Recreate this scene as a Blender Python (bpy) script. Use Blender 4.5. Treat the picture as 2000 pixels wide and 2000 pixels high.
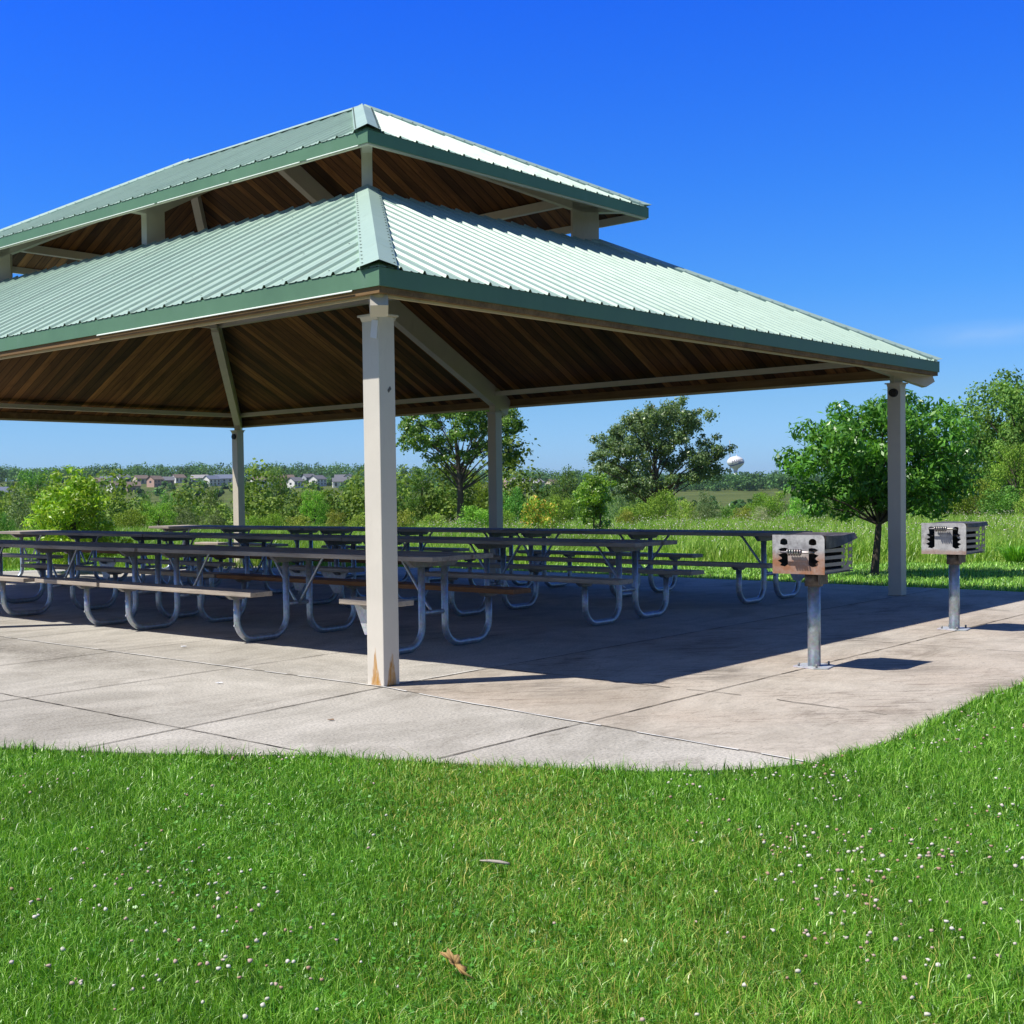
import bpy, math, random
import numpy as np
from mathutils import Vector, Matrix
for o in list(bpy.data.objects): bpy.data.objects.remove(o)
SC = bpy.context.scene
R = math.radians

# ---------------------------------------------------------------- camera
F, CX, CY, PIT, ROL, CAMH = 2462.27, 728.13, 1030.9, -0.02729, -0.016, 1.3
fw = Vector((0, math.cos(PIT), math.sin(PIT))); up0 = Vector((0, -math.sin(PIT), math.cos(PIT))); r0 = Vector((1, 0, 0))
rt = math.cos(ROL)*r0 + math.sin(ROL)*up0; up = -math.sin(ROL)*r0 + math.cos(ROL)*up0
cam = bpy.data.cameras.new('camera'); camo = bpy.data.objects.new('camera', cam); SC.collection.objects.link(camo)
M = Matrix((rt, up, -fw)).transposed().to_4x4(); M.translation = Vector((0, 0, CAMH)); camo.matrix_world = M
cam.sensor_width = 36; cam.lens = 36*F/2000; cam.shift_x = (1000-CX)/2000; cam.shift_y = (CY-1000)/2000
cam.clip_start = 0.05; cam.clip_end = 6000
SC.camera = camo
SC.render.resolution_x = 1024; SC.render.resolution_y = 1024

# ---------------------------------------------------------------- sky and sun
SUN_EL = R(56.6); SH = Vector((-0.978, -0.207))          # horizontal direction towards the sun
w = bpy.data.worlds.new('World'); SC.world = w; w.use_nodes = True
nt = w.node_tree; nt.nodes.clear()
sky = nt.nodes.new('ShaderNodeTexSky'); sky.sky_type = 'NISHITA'; sky.sun_disc = False
sky.sun_elevation = SUN_EL; sky.sun_rotation = math.atan2(SH.x, SH.y) % (2*math.pi)
sky.altitude = 0; sky.air_density = 1.0; sky.dust_density = 0.4; sky.ozone_density = 3.0
tc = nt.nodes.new('ShaderNodeTexCoord'); sx = nt.nodes.new('ShaderNodeSeparateXYZ'); nt.links.new(tc.outputs['Generated'], sx.inputs[0])
rp = nt.nodes.new('ShaderNodeValToRGB'); el = rp.color_ramp.elements
STOPS = [(0.0, (0.25, 0.42, 0.80)), (0.067, (0.215, 0.365, 0.585)), (0.147, (0.115, 0.325, 0.64)), (0.224, (0.075, 0.295, 0.725)), (0.297, (0.052, 0.265, 0.81)), (0.365, (0.036, 0.24, 0.885)), (0.5, (0.08, 0.24, 0.66)), (1.0, (0.14, 0.27, 0.60))]
while len(el) < len(STOPS): el.new(0.5)
for e_, (p_, c_) in zip(el, STOPS): e_.position = p_; e_.color = (*c_, 1)
nt.links.new(sx.outputs[2], rp.inputs[0])
mx = nt.nodes.new('ShaderNodeMix'); mx.data_type = 'RGBA'; mx.blend_type = 'MULTIPLY'; mx.inputs[0].default_value = 1
v2 = nt.nodes.new('ShaderNodeVectorMath'); v2.operation = 'SCALE'; v2.inputs['Scale'].default_value = 2.0
az = nt.nodes.new('ShaderNodeMapRange'); az.interpolation_type = 'SMOOTHSTEP'; az.inputs[1].default_value = 0.15; az.inputs[2].default_value = 0.8
nt.links.new(sx.outputs[1], az.inputs[0])
mb_ = nt.nodes.new('ShaderNodeMix'); mb_.data_type = 'RGBA'; mb_.inputs[6].default_value = (0.15, 0.21, 0.33, 1)
nt.links.new(az.outputs[0], mb_.inputs[0]); nt.links.new(rp.outputs[0], mb_.inputs[7])
nt.links.new(sky.outputs[0], mx.inputs[6]); nt.links.new(mb_.outputs[2], mx.inputs[7]); nt.links.new(mx.outputs[2], v2.inputs[0])
bg = nt.nodes.new('ShaderNodeBackground'); bg.inputs['Strength'].default_value = 0.112
wo = nt.nodes.new('ShaderNodeOutputWorld')
vs = nt.nodes.new('ShaderNodeVectorMath'); vs.operation = 'SUBTRACT'; vs.inputs[1].default_value = (0.438, 0.893, 0.106); nt.links.new(tc.outputs['Generated'], vs.inputs[0])
vm = nt.nodes.new('ShaderNodeVectorMath'); vm.operation = 'MULTIPLY'; vm.inputs[1].default_value = (1.0, 1.0, 6.0); nt.links.new(vs.outputs[0], vm.inputs[0])
vl = nt.nodes.new('ShaderNodeVectorMath'); vl.operation = 'LENGTH'; nt.links.new(vm.outputs[0], vl.inputs[0])
mr = nt.nodes.new('ShaderNodeMapRange'); mr.interpolation_type = 'SMOOTHSTEP'; mr.inputs[1].default_value = 0.0; mr.inputs[2].default_value = 0.075; mr.inputs[3].default_value = 1; mr.inputs[4].default_value = 0; nt.links.new(vl.outputs['Value'], mr.inputs[0])
cm = nt.nodes.new('ShaderNodeMapping'); cm.inputs['Scale'].default_value = (30, 30, 150); nt.links.new(tc.outputs['Generated'], cm.inputs[0])
cn = nt.nodes.new('ShaderNodeTexNoise'); cn.inputs['Scale'].default_value = 1; cn.inputs['Detail'].default_value = 5; nt.links.new(cm.outputs[0], cn.inputs['Vector'])
cf = nt.nodes.new('ShaderNodeMath'); cf.operation = 'MULTIPLY'; nt.links.new(mr.outputs[0], cf.inputs[0]); nt.links.new(cn.outputs['Fac'], cf.inputs[1])
cf2 = nt.nodes.new('ShaderNodeMath'); cf2.operation = 'MULTIPLY'; cf2.inputs[1].default_value = 0.3; nt.links.new(cf.outputs[0], cf2.inputs[0])
cx = nt.nodes.new('ShaderNodeMix'); cx.data_type = 'RGBA'; cx.inputs[7].default_value = (5.6, 6.6, 7.6, 1); nt.links.new(cf2.outputs[0], cx.inputs[0]); nt.links.new(v2.outputs[0], cx.inputs[6])
nt.links.new(cx.outputs[2], bg.inputs[0]); nt.links.new(bg.outputs[0], wo.inputs[0])
sl = bpy.data.lights.new('sun', 'SUN'); sl.energy = 5.0; sl.angle = R(0.53); sl.color = (1.0, 0.95, 0.86)
so = bpy.data.objects.new('sun', sl); SC.collection.objects.link(so)
d = Vector((-SH.x*math.cos(SUN_EL), -SH.y*math.cos(SUN_EL), -math.sin(SUN_EL)))
so.rotation_euler = d.to_track_quat('-Z', 'Y').to_euler(); so.location = (0, 0, 30)
SC.view_settings.view_transform = 'Standard'; SC.view_settings.look = 'None'
SC.view_settings.gamma = 1; SC.view_settings.exposure = 0.22

# ---------------------------------------------------------------- helpers
COL = SC.collection
def tag(o, label=None, cat=None, group=None, kind=None):
    if label: o['label'] = label
    if cat: o['category'] = cat
    if group: o['group'] = group
    if kind: o['kind'] = kind
    return o
def empty(name, loc=(0, 0, 0), rz=0, label=None, cat=None, group=None):
    o = bpy.data.objects.new(name, None); COL.objects.link(o); o.location = loc; o.rotation_euler = (0, 0, rz)
    o.empty_display_size = 0.2
    return tag(o, label, cat, group)
def copy_tree(o, parent=None):
    c = o.copy(); COL.objects.link(c)
    if parent is not None: c.parent = parent
    for ch in o.children: copy_tree(ch, c)
    return c
class MB:
    def __init__(s): s.v = []; s.f = []; s.m = []; s.uv = []; s.smooth = []
    def poly(s, pts, m=0, uv=None, sm=False):
        b = len(s.v); s.v += [tuple(p) for p in pts]; s.f.append(list(range(b, b+len(pts)))); s.m.append(m)
        s.uv.append(uv if uv else [(0, 0)]*len(pts)); s.smooth.append(sm)
    def box(s, x0, x1, y0, y1, z0, z1, m=0):
        P = [(x0, y0, z0), (x1, y0, z0), (x1, y1, z0), (x0, y1, z0), (x0, y0, z1), (x1, y0, z1), (x1, y1, z1), (x0, y1, z1)]
        s.hexa(P, m)
    def hexa(s, P, m=0):
        b = len(s.v); s.v += [tuple(p) for p in P]
        for q in ((0, 3, 2, 1), (4, 5, 6, 7), (0, 1, 5, 4), (1, 2, 6, 5), (2, 3, 7, 6), (3, 0, 4, 7)):
            s.f.append([b+i for i in q]); s.m.append(m); s.uv.append([(0, 0)]*4); s.smooth.append(False)
    def beam(s, p, q, w, h, m=0, upv=(0, 0, 1)):
        p = Vector(p); q = Vector(q); d = (q-p).normalized(); sd = d.cross(Vector(upv)).normalized(); u_ = sd.cross(d)
        P = []
        for e in (p, q):
            P += [e-sd*w/2-u_*h/2, e+sd*w/2-u_*h/2, e+sd*w/2+u_*h/2, e-sd*w/2+u_*h/2]
        b = len(s.v); s.v += [tuple(x) for x in P]
        for f in ((0, 1, 2, 3), (7, 6, 5, 4), (0, 4, 5, 1), (1, 5, 6, 2), (2, 6, 7, 3), (3, 7, 4, 0)):
            s.f.append([b+i for i in f]); s.m.append(m); s.uv.append([(0, 0)]*4); s.smooth.append(False)
    def tube(s, pts, rad, n=12, m=0, cap=True):
        pts = [Vector(p) for p in pts]; rads = rad if isinstance(rad, (list, tuple)) else [rad]*len(pts)
        b = len(s.v); ref = None
        for i, p in enumerate(pts):
            d = (pts[min(i+1, len(pts)-1)]-pts[max(i-1, 0)]).normalized()
            if ref is None:
                ref = d.cross(Vector((0, 0, 1)));
                if ref.length < 0.05: ref = d.cross(Vector((1, 0, 0)))
                ref.normalize()
            ref = (ref-d*ref.dot(d)).normalized(); o = d.cross(ref)
            for k in range(n):
                a = 2*math.pi*k/n; s.v.append(tuple(p+(ref*math.cos(a)+o*math.sin(a))*rads[i]))
        for i in range(len(pts)-1):
            for k in range(n):
                k2 = (k+1) % n
                s.f.append([b+i*n+k, b+i*n+k2, b+(i+1)*n+k2, b+(i+1)*n+k]); s.m.append(m); s.uv.append([(0, 0)]*4); s.smooth.append(True)
        if cap:
            s.f.append([b+k for k in range(n)][::-1]); s.m.append(m); s.uv.append([(0, 0)]*n); s.smooth.append(False)
            e = b+(len(pts)-1)*n
            s.f.append([e+k for k in range(n)]); s.m.append(m); s.uv.append([(0, 0)]*n); s.smooth.append(False)
    def prism(s, poly, axis, t0, t1, m=0):
        # poly: list of 2D points in the two other axes; axis: 0,1,2
        def mk(p, t):
            l = list(p); l.insert(axis, t); return tuple(l)
        b = len(s.v); n = len(poly)
        s.v += [mk(p, t0) for p in poly]+[mk(p, t1) for p in poly]
        s.f.append([b+i for i in range(n)]); s.f.append([b+n+i for i in range(n)][::-1])
        s.m += [m, m]; s.uv += [[(0, 0)]*n]*2; s.smooth += [False]*2
        for i in range(n):
            j = (i+1) % n; s.f.append([b+i, b+n+i, b+n+j, b+j]); s.m.append(m); s.uv.append([(0, 0)]*4); s.smooth.append(False)
    def build(s, name, mats, parent=None, bevel=0, loc=None, label=None):
        me = bpy.data.meshes.new(name); me.from_pydata(s.v, [], s.f); me.update()
        if not isinstance(mats, (list, tuple)): mats = [mats]
        for x in mats: me.materials.append(x)
        me.polygons.foreach_set('material_index', s.m); me.polygons.foreach_set('use_smooth', s.smooth)
        if any(any(q != (0, 0) for q in u_) for u_ in s.uv):
            ul = me.uv_layers.new(name='UVMap'); flat = [c for u_ in s.uv for q in u_ for c in q]; ul.data.foreach_set('uv', flat)
        o = bpy.data.objects.new(name, me); COL.objects.link(o)
        if parent is not None: o.parent = parent
        if loc: o.location = loc
        if bevel:
            bm_ = o.modifiers.new('bevel', 'BEVEL'); bm_.width = bevel; bm_.segments = 2; bm_.limit_method = 'ANGLE'; bm_.angle_limit = R(40)
        if label: o['label'] = label
        return o
def np_mesh(name, V, quads, tris, col=None, mats=(), parent=None, matidx=None, smooth=False):
    V = np.asarray(V, np.float32); me = bpy.data.meshes.new(name)
    nq = 0 if quads is None else len(quads); ntr = 0 if tris is None else len(tris)
    me.vertices.add(len(V)); me.vertices.foreach_set('co', V.ravel())
    me.loops.add(nq*4+ntr*3); parts = []
    if nq: parts.append(np.asarray(quads).ravel())
    if ntr: parts.append(np.asarray(tris).ravel())
    me.loops.foreach_set('vertex_index', np.concatenate(parts).astype(np.int32))
    me.polygons.add(nq+ntr)
    ls = np.concatenate([np.arange(nq)*4, nq*4+np.arange(ntr)*3]).astype(np.int32)
    me.polygons.foreach_set('loop_start', ls)
    if matidx is not None: me.polygons.foreach_set('material_index', np.asarray(matidx, np.int32))
    if smooth: me.polygons.foreach_set('use_smooth', np.ones(nq+ntr, bool))
    for x in mats: me.materials.append(x)
    me.update(calc_edges=True)
    if col is not None:
        at = me.color_attributes.new('Col', 'FLOAT_COLOR', 'POINT')
        c = np.ones((len(V), 4), np.float32); c[:, :3] = col; at.data.foreach_set('color', c.ravel())
    o = bpy.data.objects.new(name, me); COL.objects.link(o)
    if parent is not None: o.parent = parent
    return o

# ---------------------------------------------------------------- materials
class NT:
    def __init__(s, m): s.t = m.node_tree; s.n = s.t.nodes; s.l = s.t.links
    def new(s, t, **k):
        n = s.n.new(t)
        for a, b in k.items(): setattr(n, a, b)
        return n
    def link(s, a, b): s.l.new(a, b)
    def coord(s, kind='Object', scale=(1, 1, 1), rot=(0, 0, 0), vec=None):
        if vec is None: vec = s.new('ShaderNodeTexCoord').outputs[kind]
        mp = s.new('ShaderNodeMapping'); mp.inputs['Scale'].default_value = scale; mp.inputs['Rotation'].default_value = rot
        s.link(vec, mp.inputs[0]); return mp.outputs[0]
    def noise(s, vec, scale, detail=4, rough=0.55, dist=0):
        n = s.new('ShaderNodeTexNoise'); n.inputs['Scale'].default_value = scale; n.inputs['Detail'].default_value = detail
        n.inputs['Roughness'].default_value = rough; n.inputs['Distortion'].default_value = dist
        s.link(vec, n.inputs['Vector']); return n.outputs['Fac']
    def ramp(s, fac, stops):
        r = s.new('ShaderNodeValToRGB'); e = r.color_ramp.elements
        while len(e) < len(stops): e.new(0.5)
        for i, (p, c) in enumerate(stops):
            e[i].position = p; e[i].color = (*c, 1) if len(c) == 3 else c
        s.link(fac, r.inputs[0]); return r.outputs[0]
    def mix(s, a, b, fac, mode='MIX'):
        m = s.new('ShaderNodeMix', data_type='RGBA', blend_type=mode)
        for inp, v in ((m.inputs[6], a), (m.inputs[7], b), (m.inputs[0], fac)):
            if hasattr(v, 'is_linked') or isinstance(v, bpy.types.NodeSocket): s.link(v, inp)
            elif isinstance(v, (tuple, list)): inp.default_value = (*v, 1) if len(v) == 3 else v
            else: inp.default_value = v
        return m.outputs[2]
    def math(s, op, a, b=0.0, c=None, clamp=False):
        m = s.new('ShaderNodeMath', operation=op); m.use_clamp = clamp
        for i, v in enumerate((a, b, c)):
            if v is None: continue
            if isinstance(v, bpy.types.NodeSocket): s.link(v, m.inputs[i])
            else: m.inputs[i].default_value = v
        return m.outputs[0]
    def bump(s, h, strength=0.3, dist=0.01):
        b = s.new('ShaderNodeBump'); b.inputs['Strength'].default_value = strength; b.inputs['Distance'].default_value = dist
        s.link(h, b.inputs['Height']); return b.outputs[0]
def new_mat(name, rough=0.6, metal=0.0, spec=0.5, col=(0.5, 0.5, 0.5)):
    m = bpy.data.materials.new(name); m.use_nodes = True; t = NT(m); p = t.n['Principled BSDF']
    p.inputs['Roughness'].default_value = rough; p.inputs['Metallic'].default_value = metal
    p.inputs['Specular IOR Level'].default_value = spec; p.inputs['Base Color'].default_value = (*col, 1)
    return m, t, p

def m_paint(name, col, rough=0.45, var=0.12, spec=0.5, metal=0.0, dirt=None, dirt_amt=0.0):
    m, t, p = new_mat(name, rough, metal, spec)
    v = t.coord('Object'); n = t.noise(v, 2.2, 5, 0.6); n2 = t.noise(v, 55, 3, 0.6)
    lo = tuple(c*(1-var) for c in col); hi = tuple(min(1, c*(1+var)) for c in col)
    c = t.ramp(n, [(0.3, lo), (0.7, hi)])
    if dirt:
        d_ = t.ramp(t.noise(t.coord('Object', (1, 1, 0.35)), 6, 6, 0.7), [(0.56, (0, 0, 0)), (0.75, (1, 1, 1))])
        c = t.mix(c, dirt, t.math('MULTIPLY', d_, dirt_amt))
    t.link(c, p.inputs['Base Color'])
    t.link(t.bump(n2, 0.08, 0.004), p.inputs['Normal'])
    t.link(t.math('ADD', t.math('MULTIPLY', n, 0.2), rough-0.1), p.inputs['Roughness'])
    return m

def m_concrete(name, c0, c1, c2, streak=False):
    m, t, p = new_mat(name, 0.85, 0, 0.3)
    v = t.coord('Object'); vs = t.coord('Object', (1, 3.5, 1) if streak else (1, 1, 1), (0, 0, 0.4))
    big = t.noise(v, 0.45, 5, 0.6); mid = t.noise(vs, 3.0, 7, 0.7); fine = t.noise(v, 130, 2, 0.7); grit = t.noise(v, 60, 4, 0.8)
    c = t.mix(t.mix(c0, c1, t.ramp(mid, [(0.35, (0, 0, 0)), (0.65, (1, 1, 1))])), c2, t.ramp(big, [(0.45, (0, 0, 0)), (0.72, (1, 1, 1))]))
    g = t.ramp(grit, [(0.34, (0.5, 0.5, 0.5)), (0.5, (1, 1, 1)), (0.66, (1.22, 1.2, 1.17))])
    c = t.mix(c, g, 1.0 if not streak else 0.5, 'MULTIPLY')
    st = t.ramp(t.noise(t.coord('Object', (0.7, 2.0, 1), (0, 0, 0.25)), 1.1, 6, 0.75, 0.6), [(0.56, (1, 1, 1)), (0.72, (0.52, 0.50, 0.47))])
    c = t.mix(c, st, 0.85, 'MULTIPLY')
    s3 = t.ramp(t.noise(t.coord('Object', (1.0, 1.6, 1), (0, 0, 0.7)), 0.62, 8, 0.72, 1.2), [(0.42, (0.80, 0.79, 0.77)), (0.56, (1.04, 1.03, 1.02))]); c = t.mix(c, s3, 0.9, 'MULTIPLY')
    s4 = t.ramp(t.noise(v, 8, 6, 0.8, 0.8), [(0.66, (1, 1, 1)), (0.74, (0.55, 0.52, 0.48))]); c = t.mix(c, s4, 0.8, 'MULTIPLY')
    if streak:
        v1 = t.coord('Object', (1, 1, 1), (0, 0, 0.72)); v2_ = t.coord('Object', (0.9, 9.0, 1), vec=v1)
        k0 = t.ramp(t.noise(v2_, 2.6, 8, 0.8, 1.3), [(0.53, (1, 1, 1)), (0.575, (0.30, 0.28, 0.27))]); km = t.ramp(t.noise(v, 0.9, 4, 0.6), [(0.42, (0, 0, 0)), (0.56, (1, 1, 1))])
        c = t.mix(c, k0, t.math('MULTIPLY', km, 0.6), 'MULTIPLY')
        co_ = t.new('ShaderNodeTexCoord').outputs['Object']
        for (sx0, sy0, sr) in ((4.35, -1.25, 0.62), (1.9, -1.35, 0.55), (3.0, -2.25, 0.5), (0.6, -0.9, 0.4)):
            vm_ = t.new('ShaderNodeVectorMath', operation='DISTANCE'); vm_.inputs[1].default_value = (sx0, sy0, 0); t.link(co_, vm_.inputs[0])
            gk = t.ramp(t.math('DIVIDE', vm_.outputs['Value'], sr), [(0.1, (1, 1, 1)), (1.0, (0, 0, 0))]); sk = t.ramp(t.noise(v2_, 1.6, 8, 0.78, 1.0), [(0.44, (0, 0, 0)), (0.55, (1, 1, 1))])
            c = t.mix(c, (0.11, 0.10, 0.09), t.math('MULTIPLY', t.math('MULTIPLY', gk, sk), 0.65))
        k = t.ramp(t.noise(t.coord('Object', (1.2, 7, 1), (0, 0, 0.2)), 4.5, 8, 0.82, 1.6), [(0.56, (1, 1, 1)), (0.64, (0.38, 0.37, 0.36))])
        c = t.mix(c, k, 0.7, 'MULTIPLY')
    # dark damp band of dirt on the apron in front of the pavilion
    t.link(c, p.inputs['Base Color'])
    h = t.math('ADD', t.math('MULTIPLY', fine, 0.5), mid)
    t.link(t.bump(h, 0.35, 0.006), p.inputs['Normal'])
    return m, t, p, c

M = {}
M['beige'] = m_paint('beige_steel_paint', (0.66, 0.60, 0.50), 0.42, 0.06, dirt=(0.38, 0.33, 0.27), dirt_amt=0.25)
M['cream'] = m_paint('cream_eave_paint', (0.60, 0.50, 0.31), 0.5, 0.10, dirt=(0.28, 0.2, 0.12), dirt_amt=0.4)
M['green_trim'] = m_paint('green_trim_paint', (0.115, 0.24, 0.145), 0.5, 0.10, dirt=(0.2, 0.3, 0.25), dirt_amt=0.3)
M['lip'] = m_paint('sunlit_drip_edge_paint', (0.75, 0.82, 0.76), 0.35, 0.05)  # sunlight on the trim's hem, put into a pale colour
M['galv'] = None
M['black'] = m_paint('black_plastic', (0.015, 0.015, 0.017), 0.4, 0.2)
M['sticker'] = m_paint('white_sticker', (0.78, 0.8, 0.86), 0.4, 0.03)
M['sticker_grey'] = m_paint('dark_sticker', (0.13, 0.12, 0.10), 0.5, 0.3)

def m_roof():
    m, t, p = new_mat('patina_green_roof_metal', 0.42, 0.0, 0.45)
    v = t.coord('Object'); big = t.noise(v, 0.8, 5, 0.65); st = t.noise(t.coord('Object', (1, 1, 1)), 5, 6, 0.7)
    c = t.ramp(big, [(0.3, (0.345, 0.485, 0.405)), (0.7, (0.415, 0.56, 0.47))])
    c = t.mix(c, (0.24, 0.33, 0.27), t.ramp(st, [(0.55, (0, 0, 0)), (0.8, (0.6, 0.6, 0.6))]))
    bl = t.noise(t.coord('Object', (1, 1, 1)), 34, 4, 0.8); c = t.mix(c, (0.20, 0.25, 0.21), t.ramp(bl, [(0.66, (0, 0, 0)), (0.8, (0.55, 0.55, 0.55))]))
    t.link(c, p.inputs['Base Color'])
    t.link(t.math('ADD', t.math('MULTIPLY', st, 0.25), 0.33), p.inputs['Roughness'])
    t.link(t.bump(t.noise(v, 1.7, 3, 0.5), 0.10, 0.02), p.inputs['Normal'])
    return m
M['roof'] = m_roof()
M['screw'] = m_paint('screw_head', (0.05, 0.06, 0.055), 0.5, 0.3)

def m_deck():
    m, t, p = new_mat('stained_pine_decking', 0.72, 0, 0.25)
    uv = t.new('ShaderNodeTexCoord').outputs['UV']; sp = t.new('ShaderNodeSeparateXYZ'); t.link(uv, sp.inputs[0])
    W_ = 0.135
    q = t.math('DIVIDE', sp.outputs[0], W_); idx = t.math('FLOOR', q); fr = t.math('FRACT', q)
    # boards are cut to lengths of about 2.4 m, staggered
    wn = t.new('ShaderNodeTexWhiteNoise', noise_dimensions='1D'); t.link(idx, wn.inputs['W'])
    yy = t.math('ADD', sp.outputs[1], t.math('MULTIPLY', wn.outputs['Value'], 2.4)); seg = t.math('FLOOR', t.math('DIVIDE', yy, 2.4))
    cmb = t.new('ShaderNodeCombineXYZ'); t.link(idx, cmb.inputs[0])
    wn2 = t.new('ShaderNodeTexWhiteNoise', noise_dimensions='3D'); t.link(cmb.outputs[0], wn2.inputs['Vector'])
    base = t.ramp(wn2.outputs['Value'], [(0.0, (0.08, 0.048, 0.022)), (0.35, (0.155, 0.080, 0.032)), (0.7, (0.245, 0.125, 0.046)), (1.0, (0.36, 0.19, 0.068))])
    gv = t.coord('UV', (60, 1.6, 1)); gr = t.noise(gv, 1.0, 6, 0.7, 0.6); lp = t.math('ADD', t.math('MULTIPLY', t.noise(t.coord('UV', (7.4, 0.5, 1)), 1.0, 3, 0.6), 0.9), -0.45)
    base = t.mix(base, t.ramp(t.math('ADD', lp, 0.5), [(0.25, (0.5, 0.48, 0.46)), (0.75, (1.5, 1.4, 1.25))]), 1.0, 'MULTIPLY')
    c = t.mix(base, t.ramp(gr, [(0.3, (0.55, 0.5, 0.45)), (0.7, (1.25, 1.2, 1.1))]), 1.0, 'MULTIPLY')
    bl = t.ramp(t.noise(t.coord('UV', (2.5, 0.8, 1)), 1.6, 6, 0.7, 0.4), [(0.5, (1, 1, 1)), (0.72, (0.42, 0.38, 0.36))])
    c = t.mix(c, bl, 0.85, 'MULTIPLY')
    e = t.math('MINIMUM', fr, t.math('SUBTRACT', 1.0, fr)); g = t.ramp(e, [(0.0, (0.15, 0.15, 0.15)), (0.09, (1, 1, 1))])
    c = t.mix(c, g, 1.0, 'MULTIPLY'); t.link(c, p.inputs['Base Color'])
    t.link(t.bump(t.math('ADD', t.math('MULTIPLY', gr, 0.3), g), 0.4, 0.004), p.inputs['Normal'])
    return m
M['deck'] = m_deck()

def m_wood(name, c0, c1, crack=(0.10, 0.08, 0.065), axis=1):
    m, t, p = new_mat(name, 0.75, 0, 0.25)
    sc = [26, 26, 26]; sc[axis] = 1.1
    v = t.coord('Object', tuple(sc)); g = t.noise(v, 1.0, 8, 0.75, 0.7)
    sc2 = [90, 90, 90]; sc2[axis] = 2.0
    g2 = t.noise(t.coord('Object', tuple(sc2)), 1.0, 4, 0.7, 0.2)
    big = t.noise(t.coord('Object', (5, 1.3, 5)), 1, 5, 0.6)
    c = t.mix(c0, c1, t.ramp(g, [(0.32, (0, 0, 0)), (0.68, (1, 1, 1))]))
    c = t.mix(c, t.ramp(big, [(0.35, (0.7, 0.68, 0.66)), (0.7, (1.15, 1.1, 1.02))]), 1, 'MULTIPLY')
    c = t.mix(c, crack, t.ramp(g2, [(0.60, (0, 0, 0)), (0.70, (1, 1, 1))]))
    t.link(c, p.inputs['Base Color']); t.link(t.bump(t.math('ADD', g, g2), 0.5, 0.004), p.inputs['Normal'])
    return m
M['wood_top'] = m_wood('weathered_tabletop_planks', (0.28, 0.25, 0.235), (0.50, 0.46, 0.41))
M['wood_bench'] = m_wood('weathered_bench_plank', (0.40, 0.35, 0.30), (0.58, 0.52, 0.45))
M['wood_brown'] = m_wood('brown_stained_bench_plank', (0.20, 0.10, 0.05), (0.36, 0.20, 0.11))

def m_galv(name, col=(0.50, 0.53, 0.57), rough=0.42, metal=0.55):
    m, t, p = new_mat(name, rough, metal, 0.5)
    v = t.coord('Object'); n = t.noise(v, 28, 5, 0.7); vo = t.new('ShaderNodeTexVoronoi'); vo.inputs['Scale'].default_value = 55; t.link(v, vo.inputs['Vector'])
    c = t.mix(tuple(x*0.8 for x in col), tuple(min(1, x*1.15) for x in col), t.ramp(n, [(0.35, (0, 0, 0)), (0.65, (1, 1, 1))]))
    c = t.mix(c, vo.outputs['Color'], 0.10, 'OVERLAY')
    st = t.ramp(t.noise(t.coord('Object', (1, 1, 0.3)), 9, 6, 0.75), [(0.6, (0, 0, 0)), (0.75, (1, 1, 1))])
    c = t.mix(c, (0.27, 0.26, 0.25), t.math('MULTIPLY', st, 0.15))
    t.link(c, p.inputs['Base Color']); t.link(t.math('ADD', t.math('MULTIPLY', n, 0.35), rough-0.15), p.inputs['Roughness'])
    t.link(t.bump(n, 0.12, 0.003), p.inputs['Normal'])
    return m
M['galv'] = m_galv('galvanised_pipe', (0.44, 0.50, 0.58), 0.38, 0.7)
M['galv_flat'] = m_galv('galvanised_plate', (0.55, 0.57, 0.60), 0.5, 0.35)

def m_soot():
    m, t, p = new_mat('sooty_steel_plate', 0.55, 0.3, 0.4)
    v = t.coord('Object'); n = t.noise(v, 9, 7, 0.75); n2 = t.noise(t.coord('Object', (3, 3, 26)), 2, 6, 0.7)
    c = t.ramp(n, [(0.3, (0.04, 0.037, 0.036)), (0.5, (0.10, 0.085, 0.08)), (0.66, (0.21, 0.18, 0.17))])
    c = t.mix(c, (0.32, 0.29, 0.28), t.ramp(n2, [(0.6, (0, 0, 0)), (0.75, (0.6, 0.6, 0.6))]))
    t.link(c, p.inputs['Base Color']); t.link(t.bump(n, 0.3, 0.004), p.inputs['Normal'])
    return m
M['soot'] = m_soot()
M['soot_light'] = m_paint('smoky_grey_side_slats', (0.36, 0.32, 0.31), 0.6, 0.25, dirt=(0.06, 0.05, 0.05), dirt_amt=0.6)
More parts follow.
